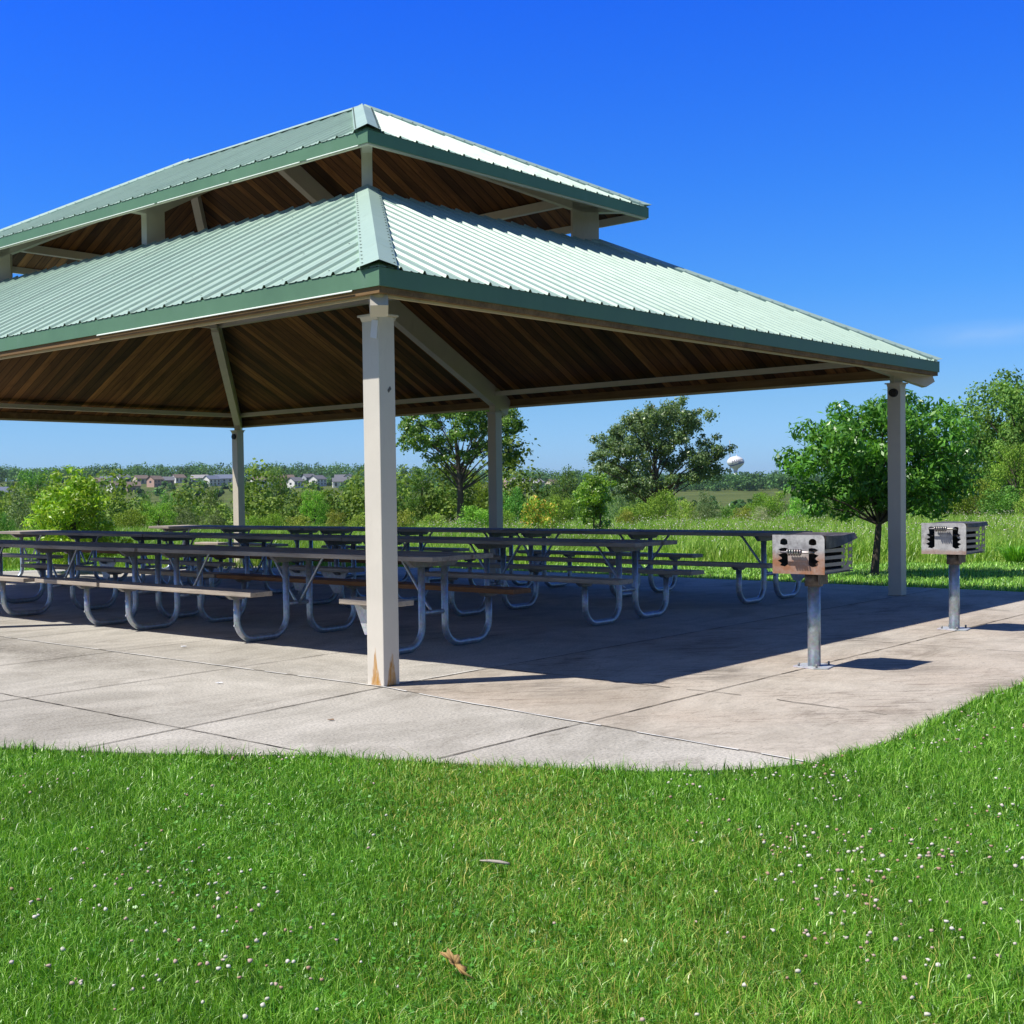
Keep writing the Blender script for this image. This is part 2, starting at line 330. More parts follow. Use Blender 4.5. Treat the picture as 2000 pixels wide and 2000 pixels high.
def m_grillplate(rust):
    m, t, p = new_mat('scorched_grill_plate_%s' % ('rusty' if rust else 'grey'), 0.5, 0.12, 0.4)
    co = t.new('ShaderNodeTexCoord').outputs['Object']; sp = t.new('ShaderNodeSeparateXYZ'); t.link(co, sp.inputs[0])
    n = t.noise(co, 7, 6, 0.7); n2 = t.noise(co, 45, 4, 0.7)
    c = t.ramp(n, [(0.3, (0.22, 0.21, 0.22)), (0.48, (0.46, 0.46, 0.47)), (0.7, (0.64, 0.63, 0.62))])
    sm_ = t.ramp(t.noise(co, 5.5, 7, 0.75, 0.5), [(0.5, (1, 1, 1)), (0.68, (0.42, 0.38, 0.36))]); c = t.mix(c, sm_, 0.9, 'MULTIPLY')
    # rust creeping up from the lower edge, z measured from the firebox floor
    hgt = t.math('ADD', t.math('MULTIPLY', sp.outputs[2], 1.0), t.math('MULTIPLY', t.noise(co, 12, 7, 0.8), -0.17 if rust else -0.05))
    edge = 0.022 if rust else -0.02
    k = t.ramp(t.math('ADD', hgt, 0.0), [(max(0.0, edge-0.03), (1, 1, 1)), (edge+0.06, (0, 0, 0))]) if edge > 0.02 else t.ramp(hgt, [(0.0, (0.6, 0.6, 0.6)), (0.02, (0, 0, 0))])
    c = t.mix(c, t.mix((0.40, 0.20, 0.11), (0.30, 0.13, 0.07), n2), t.math('MULTIPLY', k, t.ramp(t.noise(co, 9, 5, 0.7), [(0.3, (0.45, 0.45, 0.45)), (0.6, (1, 1, 1))])))
    t.link(c, p.inputs['Base Color']); t.link(t.bump(n2, 0.1, 0.003), p.inputs['Normal'])
    return m

def m_leaf(name, tint=(1, 1, 1), trans=0.35, rough=0.42, objvar=0.0, spec=0.3):
    m, t, p = new_mat(name, rough, 0, spec)
    a = t.new('ShaderNodeVertexColor', layer_name='Col').outputs['Color']
    c = t.mix(a, tint, 1.0, 'MULTIPLY')
    if objvar:
        oi = t.new('ShaderNodeObjectInfo'); h = t.new('ShaderNodeHueSaturation')
        t.link(t.math('ADD', t.math('MULTIPLY', oi.outputs['Random'], 0.05*objvar), 0.5-0.025*objvar), h.inputs['Hue'])
        t.link(t.math('ADD', t.math('MULTIPLY', oi.outputs['Random'], 0.5*objvar), 1-0.25*objvar), h.inputs['Value'])
        t.link(c, h.inputs['Color']); c = h.outputs[0]
    t.link(c, p.inputs['Base Color'])
    tr = t.new('ShaderNodeBsdfTranslucent'); t.link(t.mix(c, (1.25, 1.3, 0.5), 1.0, 'MULTIPLY'), tr.inputs['Color'])
    ms = t.new('ShaderNodeMixShader'); ms.inputs[0].default_value = trans
    t.link(p.outputs[0], ms.inputs[1]); t.link(tr.outputs[0], ms.inputs[2]); t.link(ms.outputs[0], t.n['Material Output'].inputs[0])
    return m
M['leaf'] = m_leaf('broad_leaves', (1.75, 1.7, 1.4), rough=0.35, spec=0.5)
M['leaf_far'] = m_leaf('distant_leaves', (2.0, 1.95, 1.6), trans=0.3, rough=0.6, objvar=1.0, spec=0.2)
M['grass'] = m_leaf('grass_blades', (2.05, 2.05, 1.5), trans=0.25, rough=0.36, spec=0.5)
def m_bark(name, a=(0.07, 0.055, 0.045), b=(0.17, 0.14, 0.12)):
    m, t, p = new_mat(name, 0.9, 0, 0.2); v = t.coord('Object', (14, 14, 3)); n = t.noise(v, 1, 6, 0.7, 0.5)
    t.link(t.mix(a, b, n), p.inputs['Base Color']); t.link(t.bump(n, 0.8, 0.02), p.inputs['Normal']); return m
M['bark'] = m_bark('tree_bark')

def smooth01(x): x = np.clip(x, 0, 1); return x*x*(3-2*x)
def terrain(x, y):
    x = np.asarray(x, float); y = np.asarray(y, float); s = x/np.maximum(np.abs(y), 1)
    A = 24.5 - 17*smooth01((s+0.12)/0.42)
    return -0.035 - 5.2*smooth01((y-38)/75) + A*smooth01((y-400)/900)

# ---------------------------------------------------------------- ground
TH = 0.76903; P0 = (0.05904, 8.42346); L1, L2 = 8.962, 12.179
ux, uy = math.sin(TH), math.cos(TH)
def W(a, b, z=0.0): return (P0[0]+a*ux-b*uy, P0[1]+a*uy+b*ux, z)
RZ = math.atan2(uy, ux)                                    # local x = along a, local y = along b
def ground_sheet():
    ys = np.concatenate([np.linspace(-40, 40, 40), np.linspace(42, 300, 70), np.linspace(305, 1400, 80), np.linspace(1450, 4500, 24)])
    xs = np.concatenate([-np.geomspace(60, 3500, 24)[::-1], np.linspace(-55, 55, 60), np.geomspace(60, 3500, 24)])
    X, Y = np.meshgrid(xs, ys); Z = terrain(X, Y)
    V = np.stack([X, Y, Z], -1).reshape(-1, 3); nx = len(xs); ny = len(ys)
    i, j = np.meshgrid(np.arange(nx-1), np.arange(ny-1)); b = (j*nx+i).ravel()
    q = np.stack([b, b+1, b+nx+1, b+nx], -1)
    m, t, p = new_mat('meadow_ground', 0.95, 0, 0.1)
    v = t.coord('Object'); n1 = t.noise(v, 0.035, 6, 0.6); n2 = t.noise(v, 0.9, 6, 0.7); n3 = t.noise(v, 30, 3, 0.7)
    c = t.ramp(n1, [(0.35, (0.085, 0.125, 0.035)), (0.6, (0.15, 0.19, 0.065))])
    c = t.mix(c, t.ramp(n2, [(0.3, (0.6, 0.65, 0.5)), (0.7, (1.2, 1.15, 1.0))]), 1, 'MULTIPLY')
    c = t.mix(c, t.ramp(n3, [(0.3, (0.55, 0.5, 0.4)), (0.7, (1.2, 1.2, 1.1))]), 1, 'MULTIPLY')
    sp = t.new('ShaderNodeSeparateXYZ'); t.link(v, sp.inputs[0]); k = t.ramp(t.math('MULTIPLY', sp.outputs[1], 0.01), [(0.20, (1, 1, 1)), (0.23, (0, 0, 0))])
    c = t.mix(c, t.ramp(n3, [(0.3, (0.035, 0.05, 0.014)), (0.7, (0.085, 0.10, 0.035))]), k)
    t.link(c, p.inputs['Base Color'])
    return tag(np_mesh('ground', V, q, None, mats=[m], smooth=True), kind='structure')
ground_sheet()
RIGHT = [(-0.43, -3.19), (0.2, -3.26), (0.78, -3.24), (1.78, -3.16), (2.68, -3.17), (8.2, -3.2), (9.3, -2.8), (10.0, -1.8), (10.12, -0.6), (10.15, 0)]
LEFT = [(10.15, 0), (10.26, 4.19), (10.3, 8), (10.0, 10.5), (8.6, 12.6), (6.8, 14.25), (4, 15.6), (-2, 16.5), (-3.0, 12), (-3.2, 6), (-3.15, 2.5), (-2.96, 0.95), (-2.74, 0.17), (-2.3, -0.6), (-1.84, -1.22), (-1.39, -2.16), (-1.06, -2.72), (-0.75, -3.03), (-0.43, -3.19)]
def in_slab(x, y, grow=0.0):
    P = np.array([W(a, b)[:2] for a, b in RIGHT[:-1]+LEFT[:-1]]); x = np.asarray(x); y = np.asarray(y); ins = np.zeros(x.shape, bool); n = len(P)
    for i in range(n):
        x1, y1 = P[i]; x2, y2 = P[(i+1) % n]
        c = ((y1 > y) != (y2 > y)) & (x < (x2-x1)*(y-y1)/(y2-y1+1e-12)+x1); ins ^= c
    return ins
def slab():
    mb = MB()
    mb.poly([(a, b, 0) for a, b in [(0, 0)]+RIGHT][::1], 1); mb.poly([(a, b, 0) for a, b in [(0, 0)]+LEFT], 0)
    ring = RIGHT[:-1]+LEFT[:-1]
    for i in range(len(ring)):
        p, q = ring[i], ring[(i+1) % len(ring)]; mb.poly([(*p, 0), (*p, -0.15), (*q, -0.15), (*q, 0)], 1 if i < len(RIGHT)-1 else 0)
    m0, t, p, c = m_concrete('broomed_concrete', (0.435, 0.413, 0.37), (0.515, 0.492, 0.445), (0.385, 0.362, 0.32))
    # long dark mildew stain on the apron, with its own irregular outline
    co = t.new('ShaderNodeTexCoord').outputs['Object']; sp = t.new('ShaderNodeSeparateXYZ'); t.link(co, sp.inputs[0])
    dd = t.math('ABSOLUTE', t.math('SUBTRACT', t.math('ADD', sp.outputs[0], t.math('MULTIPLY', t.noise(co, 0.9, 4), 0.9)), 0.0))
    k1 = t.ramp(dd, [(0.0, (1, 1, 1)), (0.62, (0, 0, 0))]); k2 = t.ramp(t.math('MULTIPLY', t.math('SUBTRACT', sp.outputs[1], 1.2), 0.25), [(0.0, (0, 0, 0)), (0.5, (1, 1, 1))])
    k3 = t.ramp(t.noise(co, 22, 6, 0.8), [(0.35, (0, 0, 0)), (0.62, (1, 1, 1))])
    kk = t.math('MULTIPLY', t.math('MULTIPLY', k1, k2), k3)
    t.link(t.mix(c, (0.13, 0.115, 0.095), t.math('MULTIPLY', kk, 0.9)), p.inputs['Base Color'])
    m1, *_ = m_concrete('tinted_stamped_concrete', (0.45, 0.405, 0.345), (0.52, 0.475, 0.41), (0.455, 0.385, 0.315), True)
    o = mb.build('concrete_patio', [m0, m1]); o.location = W(0, 0); o.rotation_euler = (0, 0, RZ); tag(o, kind='structure')
    # control joints and edge lines
    mj, t, p = new_mat('joint_dirt', 0.95, 0, 0.1, (0.055, 0.045, 0.035)); ml, t, p = new_mat('joint_sealant', 0.8, 0, 0.3, (0.74, 0.73, 0.70))
    jb = MB(); rnd = random.Random(5)
    def joint(pts, w=0.010, m=0, gaps=0.0, off=0.0, jit=0.004):
        dense = []
        for i in range(len(pts)-1):
            p, q = Vector(pts[i]), Vector(pts[i+1]); n = max(2, int((q-p).length/0.12))
            for k in range(n): dense.append(p.lerp(q, k/n))
        dense.append(Vector(pts[-1])); j1 = rnd.uniform(-jit, jit)
        for i in range(len(dense)-1):
            p, q = dense[i], dense[i+1]; dr = (q-p).normalized(); nn = Vector((-dr.y, dr.x)); j2 = rnd.uniform(-jit, jit)
            if rnd.random() >= gaps:
                wa = w*rnd.uniform(0.6, 1.2)/2; a = p+nn*(off+j1); b = q+nn*(off+j2)
                z = 0.004 if m == 0 else 0.0065
                jb.poly([(*(a-nn*wa), z), (*(b-nn*wa), z), (*(b+nn*wa), z), (*(a+nn*wa), z)], m)
            j1 = j2
    joint([(0, 15.5), (0, 0), (-0.13, -0.78), (-0.25, -1.78), (-0.43, -3.17)], 0.012)
    joint([(0, 12), (0, 0), (-0.13, -0.78), (-0.25, -1.78), (-0.43, -3.17)], 0.015, 1, 0.12, -0.013)
    joint([(-1.8, -1.1), (-1.79, 15)], 0.010)
    for b in (1.52, 3.1, 4.7, 6.3, 7.9, 9.5, 11.1): joint([(-3.0 if b > 1.6 else -2.85, b+0.0), (3.0, b+0.05)], 0.009)
    joint([(-2.5, -0.2), (0, 0), (10.1, 0)], 0.011); joint([(0.05, 0), (1.0, 0)], 0.012, 1, 0.2, 0.012)
    joint([(-1.5, -1.78), (10.0, -1.78)], 0.010)
    joint([(1.15, -0.1), (1.14, -2.0), (0.99, -3.2)], 0.010, 0, 0.35, 0, 0.012)
    for a in (4.3, 7.6): joint([(a, -0.1), (a, -3.15)], 0.009, 0, 0.3, 0, 0.01)
    o2 = jb.build('slab_joints', [mj, ml]); o2.location = W(0, 0); o2.rotation_euler = (0, 0, RZ); tag(o2, kind='structure')
slab()

# ---------------------------------------------------------------- pavilion
PAV = empty('picnic_pavilion', W(0, 0), RZ, 'large open picnic pavilion with two tier green metal roof on beige steel posts', 'pavilion')
OV, S = 0.285, 0.155
ET, EB, SL = 2.738, 2.625, 0.51
TI = 2.80                                                   # plan width of the lower roof
UI = 2.13; UT, UB = 4.581, 4.47; HW = (L1-2*UI)/2
RIB = 0.229
PROF = [(0, 0), (0.055, 0), (0.066, 0.0045), (0.076, 0.0045), (0.087, 0), (0.128, 0), (0.139, 0.0045), (0.149, 0.0045), (0.160, 0), (0.180, 0), (0.192, 0.020), (0.208, 0.020), (0.220, 0)]
def faces(a0, a1, b0, b1):
    # start, along, inward, length
    return [((a0, b1), (0, -1), (1, 0), b1-b0), ((a0, b0), (1, 0), (0, 1), a1-a0), ((a1, b0), (0, 1), (-1, 0), b1-b0), ((a1, b1), (-1, 0), (0, -1), a1-a0)]
def roof(a0, a1, b0, b1, z0, T, tag_):
    up_ = tag_ == 'upper'
    for fi, (st, al, inw, L) in enumerate(faces(a0, a1, b0, b1)):
        def P(s, t, dz=0.0): return (st[0]+al[0]*s+inw[0]*t, st[1]+al[1]*s+inw[1]*t, z0+SL*t+dz)
        mb = MB(); pr = []; k = 0
        while k*RIB < L:
            for s, h in PROF:
                if k*RIB+s < L: pr.append((k*RIB+s, h))
            k += 1
        pr.append((L, 0))
        tm = lambda s: max(-0.006, min(T, s, L-s))
        for (s0, h0), (s1, h1) in zip(pr[:-1], pr[1:]):
            mb.poly([P(s0, -0.006, h0), P(s1, -0.006, h1), P(s1, tm(s1), h1), P(s0, tm(s0), h0)], 0)
        # side laps of the sheets every fourth rib
        kk = 4
        while kk*RIB < L-0.3:
            s = kk*RIB-0.002; rn = random.Random(kk*3+fi); 
            if tm(s) > 0.1: mb.poly([P(s-0.003, 0.0, 0.0025), P(s+0.004, 0.0, 0.0025), P(s+0.004, tm(s)-0.01, 0.0025), P(s-0.003, tm(s)-0.01, 0.0025)], 1)
            kk += 4
        # screw heads in rows beside the ribs
        rnd = random.Random(fi+7)
        for row in (0.12, 0.75, 1.55, 2.3):
            if row > T-0.1: continue
            kk = 1
            while kk*RIB < L:
                s = kk*RIB+0.04; kk += 2
                if tm(s) > row+0.05:
                    c = Vector(P(s, row+rnd.uniform(-0.02, 0.02), 0.004)); r = 0.0065
                    mb.poly([c+Vector((-r, -r, 0)), c+Vector((r, -r, 0)), c+Vector((r, r, 0.0)), c+Vector((-r, r, 0))], 1)
        mb.build('roof_panel', [M['roof'], M['screw']], PAV)
        # board decking under the metal
        dk = MB(); zt = -0.022; zb = -0.062
        t1 = min(T, L/2); g = 0.016
        pts = [(g, g), (L-g, g), (L-t1, t1), (t1, t1)] if L-2*t1 > 0.02 else [(g, g), (L-g, g), (L/2, t1)]
        top = [P(s, t, zt) for s, t in pts]; bot = [P(s, t, zb) for s, t in pts]; uvs = [(s, t*1.12) for s, t in pts]
        dk.poly(bot, 0, uvs); dk.poly(top[::-1], 0, uvs[::-1])
        n = len(pts)
        for i in range(n): dk.poly([bot[i], bot[(i+1) % n], top[(i+1) % n], top[i]][::-1], 0)
        dk.build('soffit_decking', M['deck'], PAV)
    # hip caps
    cor = [(a0, b0, 1, 1), (a1, b0, -1, 1), (a1, b1, -1, -1), (a0, b1, 1, -1)]
    for ca, cb, sa, sb in cor:
        hb = MB(); wv = 0.17; t0 = -0.028; Tt = T+(0.02 if not up_ else -0.02)
        def C(t, oa, ob, dz): return (ca+sa*(t+oa), cb+sb*(t+ob), z0+SL*(t+min(oa, ob) if min(oa, ob) < 0 else t)+dz)
        # ridge line raised, wings lying on both slopes; lower end runs past the fascia
        N = 14
        for i in range(N):
            ta = t0+(Tt-t0)*i/N; tb = t0+(Tt-t0)*(i+1)/N
            for sw in (0, 1):
                def wing(t):   # a point wv away from the hip on one slope, at the same plan height line
                    wq = min(wv, max(0.02, T-t)) if up_ else wv; return (ca+sa*(t+(wq if sw == 0 else 0)), cb+sb*(t+(wq if sw else 0)), z0+SL*t+0.028)
                def rid(t): return (ca+sa*t, cb+sb*t, z0+SL*t+0.050)
                q = [rid(ta), rid(tb), wing(tb), wing(ta)]
                flip = (sw == 0) == (sa*sb > 0)
                hb.poly(q if flip else q[::-1], 0)
                e = 0.004
                lo = [(x, y, z-0.028) for x, y, z in (wing(ta), wing(tb))]
                hb.poly([wing(ta), wing(tb), lo[1], lo[0]], 0)
            if N:
                for sw in (0, 1):
                    for kk in range(2):
                        t = ta+(tb-ta)*(kk+0.5)/2; c = Vector((ca+sa*(t+(wv-0.02 if sw == 0 else 0)), cb+sb*(t+(wv-0.02 if sw else 0)), z0+SL*t+0.036)); r = 0.008
                        hb.poly([c+Vector((-r, -r, 0)), c+Vector((r, -r, 0)), c+Vector((r, r, 0)), c+Vector((-r, r, 0))], 1)
        hb.build('hip_cap', [M['roof'], M['screw']], PAV)
def eaves(a0, a1, b0, b1, zt, zb, upper):
    for fi, (st, al, inw, L) in enumerate(faces(a0, a1, b0, b1)):
        def P(s, t, z): return (st[0]+al[0]*s+inw[0]*t, st[1]+al[1]*s+inw[1]*t, z)
        def bar(s0, s1, t0, t1, z0, z1, m, mit=True):
            mb = MB()
            f = 1 if mit else 0
            mb.hexa([P(s0+t0*f, t0, z0), P(s1-t0*f, t0, z0), P(s1-t1*f, t1, z0), P(s0+t1*f, t1, z0), P(s0+t0*f, t0, z1), P(s1-t0*f, t0, z1), P(s1-t1*f, t1, z1), P(s0+t1*f, t1, z1)])
            return mb
        fo = bar(0, L, 0, 0.012, zb-0.008, zt-0.004, 0).build('fascia', M['green_trim'], PAV)
        bar(0, L, 0.014, 0.05, zb-(0.022 if upper else 0.05), zt-0.045, 0).build('eave_board', M['brownboard'] if not upper else M['beige'], PAV)
        if not upper: bar(0, L, 0.054, 0.075, zb-0.066, zb-0.035, 0).build('eave_channel', M['cream'], PAV)
        if fi == 0:      # hemmed drip edge, pale for caught sunlight, on parts of the front eave
            mb = MB(); segs = [(0.0, 1.9), (2.0, L-5.3)] if False else ([(L-3.15, L-0.24)] if not upper else [(0.3, L-3.2), (L-3.15, L-1.95), (L-1.9, L-0.9), (L-0.8, L-0.12)])
            for s0, s1 in segs:
                mb.hexa([P(s0, -0.009, zb-0.020), P(s1, -0.009, zb-0.020), P(s1, -0.001, zb-0.020), P(s0, -0.001, zb-0.020), P(s0, -0.009, zb-0.016), P(s1, -0.009, zb-0.016), P(s1, -0.001, zb-0.009), P(s0, -0.001, zb-0.009)])
            mb.build('drip_edge', M['lip'], PAV)
M['brownboard'] = m_wood('weathered_eave_board', (0.20, 0.12, 0.055), (0.34, 0.22, 0.11))
roof(-OV, L1+OV, -OV, L2+OV, ET, TI, 'lower'); eaves(-OV, L1+OV, -OV, L2+OV, ET, EB, False)
roof(UI, L1-UI, UI, L2-UI, UT, HW, 'upper'); eaves(UI, L1-UI, UI, L2-UI, UT, UB, True)
# ridge cap
rb = MB(); zr = UT+SL*HW
rb.prism([(L1/2-0.17, zr-0.058), (L1/2, zr+0.035), (L1/2+0.17, zr-0.058), (L1/2, zr+0.03)], 1, UI+HW+0.01, L2-UI-HW-0.01)
rb.build('ridge_cap', M['roof'], PAV)

def m_rustpost():
    m = m_paint('beige_post_with_rust', (0.72, 0.67, 0.585), 0.42, 0.06, dirt=(0.40, 0.35, 0.29), dirt_amt=0.2); t = NT(m); p = t.n['Principled BSDF']
    base = p.inputs['Base Color'].links[0].from_socket
    co = t.new('ShaderNodeTexCoord').outputs['Object']; sp = t.new('ShaderNodeSeparateXYZ'); t.link(co, sp.inputs[0])
    n = t.noise(t.coord('Object', (1, 1, 0.12)), 70, 5, 0.75)
    def cone(ax):
        dx = t.math('ABSOLUTE', sp.outputs[ax]); wd = t.math('MULTIPLY', t.math('SUBTRACT', 0.25, sp.outputs[2]), 0.21)
        return t.math('MULTIPLY', t.math('SUBTRACT', t.math('ADD', wd, t.math('MULTIPLY', t.math('SUBTRACT', n, 0.5), 0.07)), dx), 90.0, clamp=True)
    # object origin is the post centre: on the face normal to x use y, and the other way round
    geo = t.new('ShaderNodeNewGeometry'); fx = t.math('GREATER_THAN', t.math('ABSOLUTE', sp.outputs[0]), S/2-0.004)
    k = t.math('ADD', t.math('MULTIPLY', fx, cone(1)), t.math('MULTIPLY', t.math('SUBTRACT', 1.0, fx), cone(0)), clamp=True)
    rc = t.ramp(t.noise(t.coord('Object', (1, 1, 0.2)), 40, 5, 0.8), [(0.35, (0.40, 0.17, 0.02)), (0.55, (0.55, 0.29, 0.06)), (0.75, (0.6, 0.42, 0.22))])
    t.link(t.mix(base, rc, t.math('MULTIPLY', k, t.ramp(t.noise(t.coord('Object', (1, 1, 0.25)), 55, 6, 0.85), [(0.3, (0.35, 0.35, 0.35)), (0.55, (1, 1, 1))]))), p.inputs['Base Color']); return m
M['rustpost'] = m_rustpost()
HT = 2.497
posts = [(S/2, S/2, -1, -1, 0), (L1-S/2, S/2, 1, -1, 1), (L1-S/2, L2/2, 1, 0, 2), (L1-S/2, L2-S/2, 1, 1, 3), (S/2, L2-S/2, -1, 1, 4), (S/2, L2/2, -1, 0, 5)]
for pa, pb, da, db, i in posts:
    mb = MB(); mb.box(-S/2, S/2, -S/2, S/2, 0, HT-0.012)
    po = mb.build('post', M['rustpost'] if i == 0 else M['beige'], PAV, 0.006, (pa, pb, 0))
    c = MB(); e = S/2+0.022; c.box(-e, e, -e, e, HT-0.012, HT+0.002)
    c.prism([(-e, HT-0.012), (-S/2-0.002, HT-0.045), (-S/2-0.002, HT-0.012)], 1, -S/2, S/2)
    c.prism([(e, HT-0.012), (S/2+0.002, HT-0.045), (S/2+0.002, HT-0.012)], 1, -S/2, S/2)
    c.build('cap_plate', M['beige'], po, 0.002)
    if i == 0:
        s = MB(); s.hexa([(-0.084, -0.062, 2.33), (-0.079, -0.062, 2.33), (-0.079, -0.005, 2.345), (-0.084, -0.005, 2.345), (-0.084, -0.078, 2.45), (-0.079, -0.078, 2.45), (-0.079, -0.022, 2.46), (-0.084, -0.022, 2.46)])
        s.build('sticker', M['sticker'], po)
        s = MB(); s.hexa([(0.01, -0.081, 1.975), (0.036, -0.081, 2.0), (0.036, -0.0775, 2.0), (0.01, -0.0775, 1.975), (0.0, -0.081, 1.99), (0.024, -0.081, 2.018), (0.024, -0.0775, 2.018), (0.0, -0.0775, 1.99)])
        s.build('sticker', M['sticker_grey'], po)
    if i in (1, 3):
        s = MB(); s.tube([(-S/2-0.001, 0, 2.38), (-S/2-0.035, 0, 2.38)], [0.052, 0.046], 20); s.tube([(-S/2-0.036, 0, 2.38), (-S/2-0.04, 0, 2.38)], [0.03, 0.024], 20)
        s.build('floodlight', M['black'], po)
# rafters: boxed steel, bottom edge resting on the posts
def rafter(pa, pb, da, db, t_end, z_end_off=0.0):
    dl = math.hypot(da, db); ua, ub = -da/dl, -db/dl; sl = SL/(dl if dl > 1 else 1)       # plan slope along the rafter
    w = 0.058; na, nb = -ub, ua
    run = t_end*(dl)                    # plan run from the post centre
    zb0 = HT+0.035; zt0 = ET+SL*(OV+S/2)-0.066
    tail = 0.33 if dl > 1 else 0.24
    prof = [(-tail, zb0-sl*tail*0.85+0.02), (-tail-0.09, zt0-sl*(tail+0.09)-0.02), (-tail-0.02, zt0-sl*(tail+0.02)), (run, zt0+sl*run), (run, zb0+sl*run)]
    if dl > 1: prof = [(-tail, zb0-sl*tail+0.03), (-tail-0.10, zb0+0.09-sl*tail), (-tail-0.02, zt0-sl*(tail+0.02)-0.02), (run, zt0+sl*run), (run, zb0+sl*run)]
    prof = [(x, z) for x, z in prof]; mb = MB(); b = 0
    A = [(pa+ua*x+na*w, pb+ub*x+nb*w, z) for x, z in prof]; B = [(pa+ua*x-na*w, pb+ub*x-nb*w, z) for x, z in prof]
    mb.poly(A[::-1]); mb.poly(B); n = len(prof)
    for i in range(n): j = (i+1) % n; mb.poly([A[i], A[j], B[j], B[i]])
    # bearing block between the cap plate and the rafter
    mb.beam((pa, pb, HT+0.002), (pa, pb, HT+0.09), 0.11, 0.11, upv=(ua, ub, 0))
    mb.build('rafter', M['beige'], PAV, 0.004)
for pa, pb, da, db, i in posts:
    rafter(pa, pb, da, db, TI-OV-S/2+0.12)
# eave beams on the post line, opening ring and cupola
def ring(inset, z0, z1, wd, name, ib=None):
    ib = inset if ib is None else ib
    for fi, (st, al, inw, L) in enumerate(faces(inset, L1-inset, ib, L2-ib)):
        mb = MB(); s0, s1 = 0.0, L
        def P(s, t, z): return (st[0]+al[0]*s+inw[0]*t, st[1]+al[1]*s+inw[1]*t, z)
        mb.hexa([P(s0, 0, z0), P(s1, 0, z0), P(s1-wd, wd, z0), P(s0+wd, wd, z0), P(s0, 0, z1), P(s1, 0, z1), P(s1-wd, wd, z1), P(s0+wd, wd, z1)])
        mb.build(name, M['beige'], PAV)
ring(0.03, 2.735, 2.80, 0.10, 'eave_beam')
ZO = ET+SL*TI
ring(TI-OV+0.01, ZO-0.26, ZO-0.04, 0.09, 'opening_beam')
fi_ = 2.66
cup = [(fi_, fi_, -1, -1), (L1-fi_, fi_, 1, -1), (L1-fi_, L2/2, 1, 0), (L1-fi_, L2-fi_, 1, 1), (fi_, L2-fi_, -1, 1), (fi_, L2/2, -1, 0)]
for pa, pb, da, db in cup:
    dl = math.hypot(da, db); ua, ub = -da/dl, -db/dl; na, nb = -ub, ua; w = 0.05; h = 0.155 if dl > 1 else 0.13
    mb = MB(); zt = UT+SL*(fi_-UI-0.12)-0.03
    mb.hexa([(pa+ua*x+na*y, pb+ub*x+nb*y, z) for z in (ZO-0.3, zt) for x, y in ((-h, -w), (h, -w), (h, w), (-h, w))])
    mb.build('cupola_post', M['beige'], PAV, 0.004)
    # upper rafter with tail under the upper eave
    sl = SL/(dl if dl > 1 else 1); zc = UT+SL*(fi_-UI)-0.066; out = (fi_-UI-0.12)*dl
    inn = (L1/2-fi_)*dl; w2 = 0.05
    pts = [(-out, zc-sl*out), (-out, zc-sl*out-0.05), (0.02, zc-0.28+0.02), (inn, zc+sl*inn-0.26), (inn, zc+sl*inn)]
    A = [(pa+ua*x+na*w2, pb+ub*x+nb*w2, z) for x, z in pts]; B = [(pa+ua*x-na*w2, pb+ub*x-nb*w2, z) for x, z in pts]
    mb = MB(); mb.poly(A[::-1]); mb.poly(B)
    for i in range(5): j = (i+1) % 5; mb.poly([A[i], A[j], B[j], B[i]])
    mb.build('upper_rafter', M['beige'], PAV)
ring(fi_-0.05, UT+SL*(fi_-UI-0.05)-0.17, UT+SL*(fi_-UI-0.05)-0.066, 0.08, 'upper_eave_beam')
rb = MB(); rb.box(L1/2-0.06, L1/2+0.06, UI+HW, L2-UI-HW, UT+SL*HW-0.34, UT+SL*HW-0.10); rb.build('ridge_beam', M['beige'], PAV)

# ---------------------------------------------------------------- picnic tables
def arc(c, r, a0, a1, n, z=False):
    return [(c[0]+r*math.cos(a0+(a1-a0)*i/n), c[1]+r*math.sin(a0+(a1-a0)*i/n)) for i in range(n+1)]
TL = 3.93; TOPZ = 0.79; BZ = 0.47; TR = 0.030
def leg_u(sx, y):
    # one bent pipe: bench leg - floor run - top leg, in the plane across the table
    xb, xt = 0.73*sx, 0.145*sx; r = 0.17; z0 = TR+0.001
    pts = [(xb, BZ-0.075), (xb, z0+r)]
    s = 1 if xt > xb else -1
    for i in range(1, 8): a = math.pi/2*i/8; pts.append((xb+s*r*(1-math.cos(a)), z0+r*(1-math.sin(a))))
    pts.append((xb+s*r, z0)); pts.append((xt-s*r, z0))
    for i in range(1, 8): a = math.pi/2*i/8; pts.append((xt-s*r+s*r*math.sin(a), z0+r*(1-math.cos(a))))
    pts += [(xt, z0+r), (xt, TOPZ-0.10)]
    mb = MB(); mb.tube([(x, y, z) for x, z in pts], TR, 14)
    return mb
